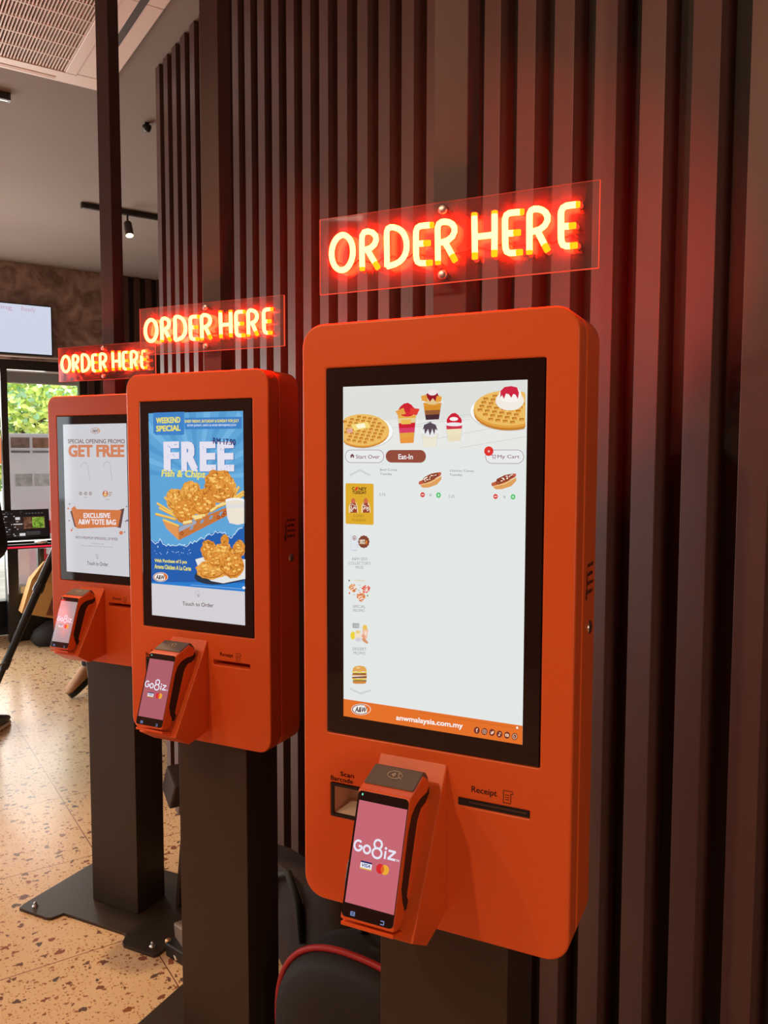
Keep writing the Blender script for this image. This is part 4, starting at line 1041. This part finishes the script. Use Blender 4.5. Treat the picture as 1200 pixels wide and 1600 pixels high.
# ------------------------------------------------------------------ far end of the room
tv = thing('order_screen', 'white order status screen on the textured far wall', 'screen', (X0+.02, .50, 2.60))
MB().box((0, -.405, 0), (.05, .405, .462), BLACK_PL).build('casing', tv, bevel=.003)
ds = MB(); ds.add([(.0505, y, z) for y, z in ((-.395, .012), (.395, .012), (.395, .452), (-.395, .452))], [(0,1,2,3)], em(206, 212, 230)); dsp = ds.build('display', tv)
for b, y0_, y1_ in (('Preparing', -.26, .062), ('Ready', .14, .262)):
    tx = MB(); v, f = text_tris(b, .01); tx.add([(.0508, y0_ + x*(y1_-y0_), .385 + z*(.052 if b == 'Preparing' else .05)) for x, z in v], f, em(196, 168, 190))
    tx.build('status_text', dsp)
MB().box((-.02, -.15, .1), (0, .15, .36), BLACK_PL).build('wall_bracket', tv)

# counter with a laptop
TBX = -6.80
ct = thing('counter_table', 'black counter table with a glowing red edge strip', 'table', (TBX-.19, .95, 0))
BT = mat('counter_black', (34, 32, 34), .3)
MB().box((-.19, -.56, .84), (.19, .7, .885), BT).build('table_top', ct, bevel=.004)
MB().box((.1905, -.545, .853), (.194, .7, .866), neon('red_led_strip', (1.1, .03, .07))).build('light_strip', ct)
for y0_, y1_, x0_ in ((-.535, -.445, .07), (-.24, -.185, -.16), (.5, .6, .07)): MB().box((x0_, y0_, 0), (x0_+.1, y1_, .84), BT).build('leg', ct, bevel=.003)
lp = thing('laptop', 'open black laptop showing a photo editing window', 'laptop', (TBX-.20, .60, .885))
MB().box((-.12, -.235, 0), (.13, .235, .018), BLACK_PL).build('keyboard_deck', lp, bevel=.004)
M_ = Matrix.Translation((-.12, 0, .016)) @ Matrix.Rotation(math.radians(-9), 4, 'Y')
lid = MB().box((-.008, -.235, 0), (0, .235, .275), BLACK_PL, M_).build('lid', lp)
dm = MB()
def lr(y0_, y1_, z0_, z1_, m, n): dm.add([M_ @ Vector((n, y, z)) for y, z in ((y0_, z0_), (y1_, z0_), (y1_, z1_), (y0_, z1_))], [(0,1,2,3)], m)
lr(-.225, .225, .015, .265, em(30, 24, 24), .001)
lr(.01, .195, .095, .205, em(128, 88, 66, crisp=(84, 54, 40), scale=30), .0014); lr(.085, .19, .10, .20, em(150, 186, 70, crisp=(96, 130, 40), scale=40), .0018)
rnd = random.Random(4)
for _ in range(42): y_, z_ = rnd.uniform(-.21, -.01), rnd.choice((.03, .045, .07, .09, .11, .135, .16, .19, .21, .235, .25)); lr(y_, y_ + rnd.uniform(.006, .03), z_, z_+.007, em(190, 184, 186) if rnd.random() < .4 else em(84, 76, 78), .0014)
lr(-.06, -.02, .18, .205, em(206, 200, 204), .0016); lr(-.08, .0, .135, .145, em(190, 186, 190), .0016); lr(-.03, .02, .03, .055, em(214, 210, 214), .0016)
for k in range(6): lr(.03 + .027*k, .045 + .027*k, .235, .241, em(110, 104, 106), .0014)
for z_ in (.05, .062, .038): lr(.03, .15, z_, z_+.004, em(96, 92, 94), .0014)
dm.build('display', lp)
tag(MB().lathe((0, 0, 0), [(0, 0), (.05, .0), (.058, .010), (.04, .022), (.015, .026), (0, .024)], mat('white_paper', (236, 232, 230), .8), 9).build('paper_napkin', None, loc=(TBX-.04, .70, .885)), 'crumpled white napkin on the counter in front of the laptop', 'napkin')
tag(MB().tube([(0, 0, 0), (.0, .004, -.10), (.01, -.015, -.2), (.0, -.04, -.28), (0, -.06, -.32)], .006, CABLE, 6).build('power_cable', None, loc=(TBX-.03, .68, .84)), 'thin dark cable hanging below the counter edge', 'cable')
cs = thing('equipment_case', 'small silver device on a black case under the counter', 'case', (TBX-.16, .60, 0))
MB().box((-.09, -.10, .0), (.09, .13, .42), BLACK_PL).build('case_body', cs, bevel=.006)
MB().box((-.07, -.085, .42), (.07, .085, .50), mat('silver_device', (176, 182, 190), .3, metal=.5)).build('device', cs, bevel=.012)

# bags on the floor by the counter
KRAFT = mat('kraft_paper', (206, 158, 92), .75, bump=(25, .3, .004))
def soft(name, parent, prof, m, n=20, power=2.6):
    """pillow-like solid: list of (z, half width x, half width y, centre x, centre y)"""
    rs = []
    for z, a_, b_, cx, cy in prof:
        ring = []
        for k in range(n):
            t = 2*math.pi*k/n; c, s_ = math.cos(t), math.sin(t)
            ring.append((cx + a_*math.copysign(abs(c)**(2/power), c), cy + b_*math.copysign(abs(s_)**(2/power), s_), z))
        rs.append(ring)
    return MB().rings(rs, m).build(name, parent)
BAGM = mat('black_nylon', (30, 26, 25), .7, bump=(60, .25, .003))
bb = thing('black_bag', 'low black fabric bag on the floor under the kraft paper bag', 'bag', (-6.62, .85, 0))
soft('bag_body', bb, [(0, .14, .26, 0, 0), (.05, .17, .30, 0, 0), (.12, .16, .28, 0, .01), (.19, .11, .20, 0, .02), (.215, .05, .1, 0, .02)], BAGM)
MB().tube([(0, -.12, .19), (0, -.06, .25), (0, .06, .255), (0, .12, .2)], .012, BAGM, 6).build('handle', bb)
kb_ = thing('paper_bag', 'tilted brown kraft paper bag with a printed side beside the counter', 'bag', (-6.64, .64, .262))
MK = Matrix.Rotation(math.radians(-16), 4, 'X')
v = [(-.08, -.17, 0), (.08, -.17, 0), (.08, .17, 0), (-.08, .17, 0), (-.07, -.165, .30), (.085, -.165, .30), (.085, .165, .30), (-.07, .165, .30), (-.015, -.09, .47), (.015, -.09, .47), (.015, .16, .47), (-.015, .16, .47)]
MB().add([MK @ Vector(p) for p in v], [(3,2,1,0), (0,1,5,4), (1,2,6,5), (2,3,7,6), (3,0,4,7), (4,5,9,8), (5,6,10,9), (6,7,11,10), (7,4,8,11), (8,9,10,11)], KRAFT).build('bag_body', kb_)
MB().add([MK @ Vector(p) for p in ((.0815, .03, .02), (.0815, .165, .02), (.086, .16, .29), (.086, .05, .29))], [(0,1,2,3)], mat('bag_print', (150, 84, 50), .7, vary=(30, (92, 48, 36)))).build('printed_panel', kb_)

# tripod, one leg reaching out to the left
tr = thing('camera_tripod', 'black tripod with one long leg slanting beside the far kiosk', 'tripod', (-4.0, .345, 0))
AP = Vector((0, 0, 1.32))
def leg(az, r):
    d = Vector((math.cos(az)*r, math.sin(az)*r, 0)) - AP
    p = lambda t: AP + d*t
    l = MB().tube([p(.02), p(.30)], .026, BLACK_PL, 12).build('leg', tr)
    MB().tube([p(.29), p(.31), p(.325)], [.028, .031, .029], mat('leg_clamp', (44, 38, 36), .35), 12).build('clamp', l)
    MB().tube([p(.31), p(.62)], .0215, BLACK_PL, 12).build('middle_section', l)
    MB().tube([p(.60), p(.63), p(.645)], [.0235, .026, .024], mat('leg_clamp', (44, 38, 36), .35), 12).build('clamp', l)
    MB().tube([p(.63), p(.985)], .017, BLACK_PL, 12).build('lower_section', l)
    MB().tube([p(.975), p(1.0)], [.018, .016], CABLE, 10).build('rubber_foot', l)
    c = p(.615); MB().tube([c + Vector((.02, -.01, 0)), c + Vector((.03, -.05, -.015))], .005, STEEL, 6).build('lever', l)
leg(math.radians(-90), .595); leg(math.radians(25), .40); leg(math.radians(150), .40)
MB().tube([(0, 0, 1.0), (0, 0, 1.40)], .016, BLACK_PL, 12).build('centre_column', tr)
MB().lathe((0, 0, 1.30), [(0, -.03), (.04, -.03), (.045, .0), (.04, .03), (0, .03)], BLACK_PL, 16).build('collar', tr)
MB().box((-.04, -.04, 1.40), (.04, .04, 1.43), BLACK_PL).build('head', tr)

# ------------------------------------------------------------------ outside the shop window
bd = thing('display_board', 'tall white board with four framed pictures outside the window', 'board', (-9.7, 1.11, -.06))
MB().box((-.03, -.30, 0), (.03, .30, 2.0), mat('board_white', (232, 232, 238), .6)).build('panel', bd, bevel=.004)
for y0_, z0_, w_, h_, c in ((-.20, 1.825, .21, .125, (150, 120, 112)), (.045, 1.825, .21, .125, (166, 118, 96)), (-.20, 1.765, .21, .026, (150, 140, 142)), (.045, 1.765, .21, .026, (150, 140, 142)), (-.16, 1.36, .19, .15, (206, 202, 198)), (.06, 1.36, .19, .15, (214, 212, 210))):
    MB().box((.03, y0_, z0_), (.036, y0_+w_, z0_+h_), mat('picture_%d_%d' % (c[0], c[2]), c, .6, vary=(14, tuple(int(x*.8) for x in c)))).build('picture', bd)
dl = thing('porch_light', 'round white downlight in the porch ceiling outside', 'light', (-8.13, .897, 2.628))
MB().lathe((0, 0, 0), [(0, .004), (.075, .004), (.08, 0), (.095, 0), (.1, .01)], neon('porch_lamp', (2.5, 2.3, 2.0)), 24).build('lens', dl)

LEAFS = [mat('leaf_bright', (232, 240, 130), .6), mat('leaf_mid', (200, 224, 104), .6), mat('leaf_pale', (214, 224, 150), .6), mat('leaf_blue', (150, 190, 140), .6)]
BARK = mat('bark', (96, 76, 58), .9)
def tree(loc, label, seed, n=1500, rx=1.9, rz=1.5, zc=2.6, ls=.06):
    rnd = random.Random(seed)
    root = thing('leafy_tree', label, 'tree', loc, 0, 'trees outside the shop window')
    tk = MB().tube([(0, 0, 0), (.05, .02, .9), (-.03, .05, 1.7), (.05, 0, 2.7)], [.13, .10, .085, .04], BARK, 10)
    for k in range(7):
        t = k*.9; tk.tube([(0, .03, 1.3 + .15*k), (math.cos(t)*.6, math.sin(t)*.6, 1.9 + .15*k), (math.cos(t)*1.3, math.sin(t)*1.3, 2.3 + .12*k)], [.05, .035, .012], BARK, 6)
    tk.build('trunk', root)
    lv = MB()
    for _ in range(n):
        while True:
            p = Vector((rnd.uniform(-1, 1), rnd.uniform(-1, 1), rnd.uniform(-1, 1)))
            if .25 < p.length < 1: break
        p = Vector((p.x*rx*.8, p.y*rx, zc + p.z*rz)); q = Euler((rnd.uniform(0, 6.3), rnd.uniform(0, 6.3), rnd.uniform(0, 6.3))).to_matrix(); s_ = ls*rnd.uniform(.6, 1.2)
        lv.add([p + q @ Vector(c)*s_ for c in ((0, -1, 0), (.45, -.2, .08), (.4, .4, .05), (0, 1, 0), (-.4, .4, .05), (-.45, -.2, .08))], [(0,1,2,3,4,5)], rnd.choice(LEAFS))
    lv.build('foliage', root)
tree((-12.2, .9, -.06), 'bright leafy tree behind the display board outside', 1, 15000, 1.75, 1.45, 2.55)
tree((-12.8, -2.9, -.06), 'bright leafy tree left of the display board outside', 2, 6000, 1.9, 1.6, 2.5)
tree((-13.4, 4.6, -.06), 'bright leafy tree right of the display board outside', 3, 6000, 2.0, 1.6, 2.6)
bn = tag(MB().box((-.03, -2.6, 0), (.03, 3.0, .34), mat('orange_banner', (232, 120, 60), .6), Matrix.Translation((0, 0, 1.62))).box((-.03, -2.6, 0), (.0, -2.52, 1.7), BARK).box((-.03, 2.9, 0), (.0, 3.0, 1.7), BARK).build('fence_banner', None, loc=(-10.6, .4, -.06)), 'long orange banner strung below the trees outside', 'banner')
rd = tag(MB().box((-.04, -.25, 0), (.04, .25, .95), mat('red_sign', (214, 44, 50), .5)).box((.04, -.2, .55), (.045, .2, .8), mat('white_sign', (230, 226, 226), .5)).build('street_sign', None, bevel=.01, loc=(-9.4, 1.42, -.06)), 'small red and white sign board standing outside the window', 'sign')

# ------------------------------------------------------------------ bags and gear among the kiosk feet
PIPE = mat('red_piping', (176, 34, 38), .5)
bp = thing('backpack', 'black backpack with red piping leaning behind the nearest kiosk', 'backpack', (-.635, .30, 0), math.radians(24))
def backpack_body():
    rs = []; N = 36
    for y, s_ in ((.10, .80), (.09, .93), (.05, 1.0), (-.05, 1.0), (-.085, .95), (-.10, .86), (-.105, .6), (-.107, .2)):
        rs.append([(.25*s_*math.copysign(abs(math.cos(t))**.8, math.cos(t)), y, .235 + .235*s_*math.copysign(abs(math.sin(t))**.8, math.sin(t))) for t in [2*math.pi*k/N for k in range(N)]])
    return MB().rings(rs, BAGM).build('bag_body', bp)
backpack_body()
MB().tube([(.254*math.copysign(abs(math.cos(t))**.8, math.cos(t)), -.055, .235 + .239*math.copysign(abs(math.sin(t))**.8, math.sin(t))) for t in [math.radians(x) for x in range(-20, 201, 5)]], .0085, PIPE, 8).build('piping', bp)
pk = MB().rings([[(.17*s_*math.cos(t), y, .17 + .13*s_*math.sin(t)) for t in [2*math.pi*k/28 for k in range(28)]] for y, s_ in ((-.09, 1.0), (-.125, .96), (-.14, .8), (-.145, .3))], BAGM).build('front_pocket', bp)
zp = MB().tube([(-.105, -.150, .225), (-.11, -.158, .20), (-.118, -.158, .165)], [.0035, .006, .004], mat('zip_metal', (190, 160, 110), .3, metal=.8), 8); zp.lathe((-.119, -.154, .158), [(0, -.006), (.006, -.004), (.007, 0), (.006, .004), (0, .006)], CHROME, 10, 'y'); zp.build('zip_pull', bp)
MB().tube([(-.06, .05, .465), (-.03, .02, .51), (.03, .02, .51), (.06, .05, .465)], .010, BAGM, 8).build('grab_handle', bp)
df = thing('duffel_bag', 'dark duffel bag against the slatted wall between two kiosks', 'bag', (-1.20, .425, .012), math.radians(3))
soft('bag_body', df, [(.01, .18, .05, .05, 0), (.06, .23, .062, .04, 0), (.2, .26, .068, .01, 0), (.31, .24, .06, -.02, 0), (.36, .20, .045, -.03, 0)], mat('dark_canvas', (58, 44, 40), .8, bump=(50, .3, .004)))
MB().tube([(-.12, -.062, .22), (-.10, -.072, .33), (-.02, -.06, .37), (.06, -.072, .32), (.08, -.07, .2)], .012, BAGM, 8).build('strap', df)
# folded light stand and clamp between the far and the middle kiosk
ls = thing('light_stand', 'folded dark light stand leaning between the far and middle kiosks', 'light stand', (-1.75, .26, .012))
for k, (x, y) in enumerate(((-.07, -.02), (.0, .05), (.06, -.03))): MB().tube([(x*1.5, y*1.5, .0), (x*.3 - .02, y*.3, .52), (-.04, 0, .78)], .013, mat('stand_metal', (62, 52, 46), .4), 8).build('leg', ls)
MB().tube([(-.03, 0, .35), (-.05, 0, 1.0)], .015, mat('stand_metal', (62, 52, 46), .4), 10).build('pole', ls)
MB().box((-.05, -.035, -.06), (.05, .035, .06), mat('pouch_grey', (72, 62, 62), .7), Matrix.Translation((-.01, -.06, .50)) @ Matrix.Rotation(math.radians(32), 4, 'Y')).build('pouch', ls, bevel=.008)
MB().lathe((-.075, -.05, .50), [(0, -.03), (.018, -.026), (.022, 0), (.018, .026), (0, .03)], mat('knob_brown', (112, 90, 78), .5), 12, 'y').build('knob', ls)
cl = thing('camera_clamp', 'grey camera clamp lying on the floor beside the middle kiosk post', 'clamp', (-1.575, .165, 0))
MB().box((-.045, -.028, .02), (.05, .04, .10), mat('clamp_grey', (120, 102, 88), .5), Matrix.Rotation(math.radians(-14), 4, 'Y')).build('clamp_body', cl, bevel=.008)
MB().box((-.05, -.055, 0), (.055, -.01, .045), BLACK_PL, Matrix.Rotation(math.radians(18), 4, 'Z')).build('jaw', cl, bevel=.004)
MB().box((-.075, -.02, .04), (-.035, .03, .075), mat('clamp_grey', (120, 102, 88), .5)).build('lever', cl, bevel=.008)
MB().lathe((-.07, -.045, .022), [(0, -.011), (.009, -.008), (.011, 0), (.009, .008), (0, .011)], mat('brass_knob', (220, 180, 130), .3, metal=.7), 12, 'y').build('knob', cl)
MB().tube([(-.03, -.048, .03), (.03, -.052, .012)], .004, CHROME, 8).build('screw', cl)

# ------------------------------------------------------------------ people
def skin_mesh(name, verts, edges, radii, m, parent, sub=2, root=0):
    me = bpy.data.meshes.new(name); me.from_pydata(verts, edges, []); me.materials.append(m)
    o = bpy.data.objects.new(name, me); COL.objects.link(o); o.parent = parent
    o.modifiers.new('skin', 'SKIN'); ss = o.modifiers.new('sub', 'SUBSURF'); ss.levels = sub; ss.render_levels = sub
    for i, r in enumerate(radii):
        sv = me.skin_vertices[0].data[i]; sv.radius = r if isinstance(r, tuple) else (r, r); sv.use_root = (i == root)
    dg = bpy.context.evaluated_depsgraph_get()
    m2 = bpy.data.meshes.new_from_object(o.evaluated_get(dg)); o.modifiers.clear(); o.data = m2; m2.name = name
    for p in m2.polygons: p.use_smooth = True
    return o
SKIN = mat('skin', (196, 140, 112), .5)
def person(label, loc, rot, pose, hair_m, top_m, leg_m, shoe):
    """pose: dict of joints in metres, +x = front, +y = left"""
    root = thing('person', label, 'person', loc, rot)
    J = dict(pel=(0,0,.95), wst=(0,0,1.08), chs=(0,0,1.30), nck=(0,0,1.46), hd0=(.01,0,1.53), hd1=(.025,0,1.62), hd2=(.01,0,1.70),
             sl=(0,.19,1.41), el=(-.02,.25,1.12), wl=(.06,.25,.88), sr=(0,-.19,1.41), er=(-.02,-.25,1.12), wr=(.06,-.25,.88),
             hl=(0,.09,.92), kl=(.02,.10,.50), al=(-.03,.10,.09), tl=(.12,.11,.03), hr=(0,-.09,.92), kr=(.02,-.10,.50), ar=(-.03,-.10,.09), tr=(.12,-.11,.03))
    J.update(pose)
    names = ['pel','wst','chs','nck','hd0','hd1','hd2','sl','el','wl','sr','er','wr','hl','kl','al','tl','hr','kr','ar','tr']
    rad = dict(pel=(.15,.11), wst=(.13,.10), chs=(.15,.11), nck=.055, hd0=(.065,.07), hd1=(.078,.092), hd2=.062, sl=.06, el=.042, wl=.028, sr=.06, er=.042, wr=.028, hl=.085, kl=.056, al=.036, tl=.032, hr=.085, kr=.056, ar=.036, tr=.032)
    ix = {n: i for i, n in enumerate(names)}; V = [J[n] for n in names]; R = [rad[n] for n in names]
    E_ = [('pel','wst'),('wst','chs'),('chs','nck'),('nck','hd0'),('hd0','hd1'),('hd1','hd2'),('chs','sl'),('sl','el'),('el','wl'),('chs','sr'),('sr','er'),('er','wr'),('pel','hl'),('hl','kl'),('kl','al'),('al','tl'),('pel','hr'),('hr','kr'),('kr','ar'),('ar','tr')]
    E_ = [(ix[a_], ix[b_]) for a_, b_ in E_]
    # hands: palm, four fingers and a thumb of unequal length
    for sd, w, e in ((1, 'wl', 'el'), (-1, 'wr', 'er')):
        wv = Vector(J[w]); d = (wv - Vector(J[e])).normalized(); side = Vector((1, 0, 0)); side = (side - d*side.dot(d)).normalized(); inn = d.cross(side)
        pi = len(V); V.append(tuple(wv + d*.06)); R.append((.034, .016)); E_.append((ix[w], pi))
        for k, ln in enumerate((.068, .076, .070, .055)):
            off = side*(.024 - .016*k); b0 = len(V); V.append(tuple(wv + d*.085 + off)); R.append(.0095); V.append(tuple(wv + d*(.085 + ln*.55) + off - inn*.006*sd)); R.append(.0085); V.append(tuple(wv + d*(.085 + ln) + off - inn*.018*sd)); R.append(.0075)
            E_ += [(pi, b0), (b0, b0+1), (b0+1, b0+2)]
        b0 = len(V); V += [tuple(wv + d*.035 + side*.03), tuple(wv + d*.075 + side*.048)]; R += [.011, .009]; E_ += [(pi, b0), (b0, b0+1)]
    skin_mesh('body', V, E_, R, SKIN, root)
    # face
    fc = MB(); h = Vector(J['hd1'])
    fc.tube([h + Vector((.075, 0, .025)), h + Vector((.105, 0, -.012)), h + Vector((.085, 0, -.022))], [.008, .014, .010], SKIN, 8)
    for s_ in (1, -1):
        fc.lathe(h + Vector((.082, s_*.032, .022)), [(0, -.009), (.010, -.004), (.011, 0), (.010, .004), (0, .009)], mat('eye_dark', (40, 28, 24), .2), 10, 'x'); fc.lathe(h + Vector((0, s_*.082, 0)), [(0, -.012), (.028, -.008), (.030, 0), (.02, .010), (0, .012)], SKIN, 12, 'y')
    fc.tube([h + Vector((.086, -.022, -.050)), h + Vector((.094, 0, -.052)), h + Vector((.086, .022, -.050))], .006, mat('lips', (160, 84, 76), .5), 6)
    fc.build('face', root)
    def cover(name, keys, edges, extra, m):
        vs = [J[k] for k in keys]; kk = {k: i for i, k in enumerate(keys)}
        rr = []
        for k in keys:
            r = rad[k]; rr.append(tuple(x+extra for x in r) if isinstance(r, tuple) else r+extra)
        return skin_mesh(name, vs, [(kk[a_], kk[b_]) for a_, b_ in edges], rr, m, root)
    cover('jacket', ['pel','wst','chs','sl','el','wl','sr','er','wr'], [('pel','wst'),('wst','chs'),('chs','sl'),('sl','el'),('el','wl'),('chs','sr'),('sr','er'),('er','wr')], .016, top_m)
    cover('trousers', ['pel','hl','kl','al','hr','kr','ar'], [('pel','hl'),('hl','kl'),('kl','al'),('pel','hr'),('hr','kr'),('kr','ar')], .018, leg_m)
    hr_ = MB(); c = h + Vector((-.018, 0, .035)); rs = []
    for k in range(7):
        a_ = math.radians(-50 + k*23); rs.append([(c.x + .105*math.cos(a_)*math.cos(t), c.y + .092*math.cos(a_)*math.sin(t), c.z + .105*math.sin(a_)) for t in [2*math.pi*i/20 for i in range(20)]])
    hr_.rings(rs, hair_m); hr_.build('hair', root)
    for an, to in (('al', 'tl'), ('ar', 'tr')): shoe(root, Vector(J[an]), Vector(J[to]))
    return root
def make_shoe(up_m, sole_m, sole_t, back=.06):
    def f(root, an, to):
        d = (to - an); flat = Vector((d.x, d.y, 0)); L = .28
        ax = (to + Vector((0, 0, 0)) - an); ax.normalize()
        # foot frame: x along the foot from heel to toe
        heel_low = an + Vector((0, 0, -.085)); toe_low = to + Vector((0, 0, -.03))
        X = (toe_low - heel_low).normalized(); Yv = Vector((0, 0, 1)).cross(X).normalized(); Z = X.cross(Yv)
        o = heel_low - X*back
        def w(x, y, z): return o + X*x + Yv*y + Z*z
        prof = [(0, .030, .035), (.02, .037, .06), (.08, .038, .085), (.13, .040, .075), (.18, .046, .060), (.23, .046, .048), (.265, .038, .036), (.285, .016, .022)]
        def shell(z0, f_h, grow, m):
            rs = []
            for x, hw, h in prof:
                hh = f_h(h); rs.append([w(x, (hw+grow)*math.copysign(abs(math.cos(t))**.7, math.cos(t)), z0 + hh*.5 + hh*.5*math.copysign(abs(math.sin(t))**.8, math.sin(t))) for t in [2*math.pi*i/16 for i in range(16)]])
            return MB().rings(rs, m)
        s_ = shell(sole_t*.8, lambda h: h, 0, up_m).build('shoe', root)
        shell(0, lambda h: sole_t, .004, sole_m).build('sole', s_)
    return f
DARKC = mat('black_cloth', (26, 22, 22), .85); DENIM = mat('dark_trousers', (44, 40, 42), .85)
person('person in black standing at the left edge with white-soled black shoes', (-4.37, -.235, 0), math.radians(168), dict(
    ar=(-.03, -.172, .09), tr=(.08, -.205, .03), kr=(.02, -.13, .50), er=(-.02, -.245, 1.12), wr=(.20, -.16, 1.04)),
    mat('brown_hair', (104, 70, 48), .6), DARKC, DARKC, make_shoe(mat('black_shoe', (30, 26, 26), .5), mat('white_sole', (228, 206, 186), .6), .03))
person('person walking behind the far kiosk in dark trousers and beige shoes', (-4.87, .985, 0), math.radians(-76), dict(
    kr=(.30, -.06, .56), ar=(.36, -.06, .174), tr=(.46, -.06, .049), kl=(.06, .10, .50), al=(-.02, .10, .09), tl=(.12, .11, .03)),
    mat('dark_hair', (40, 30, 26), .6), mat('grey_top', (110, 104, 104), .8), DENIM, make_shoe(mat('beige_suede', (196, 150, 112), .8), mat('black_sole', (28, 22, 20), .6), .05, .13))
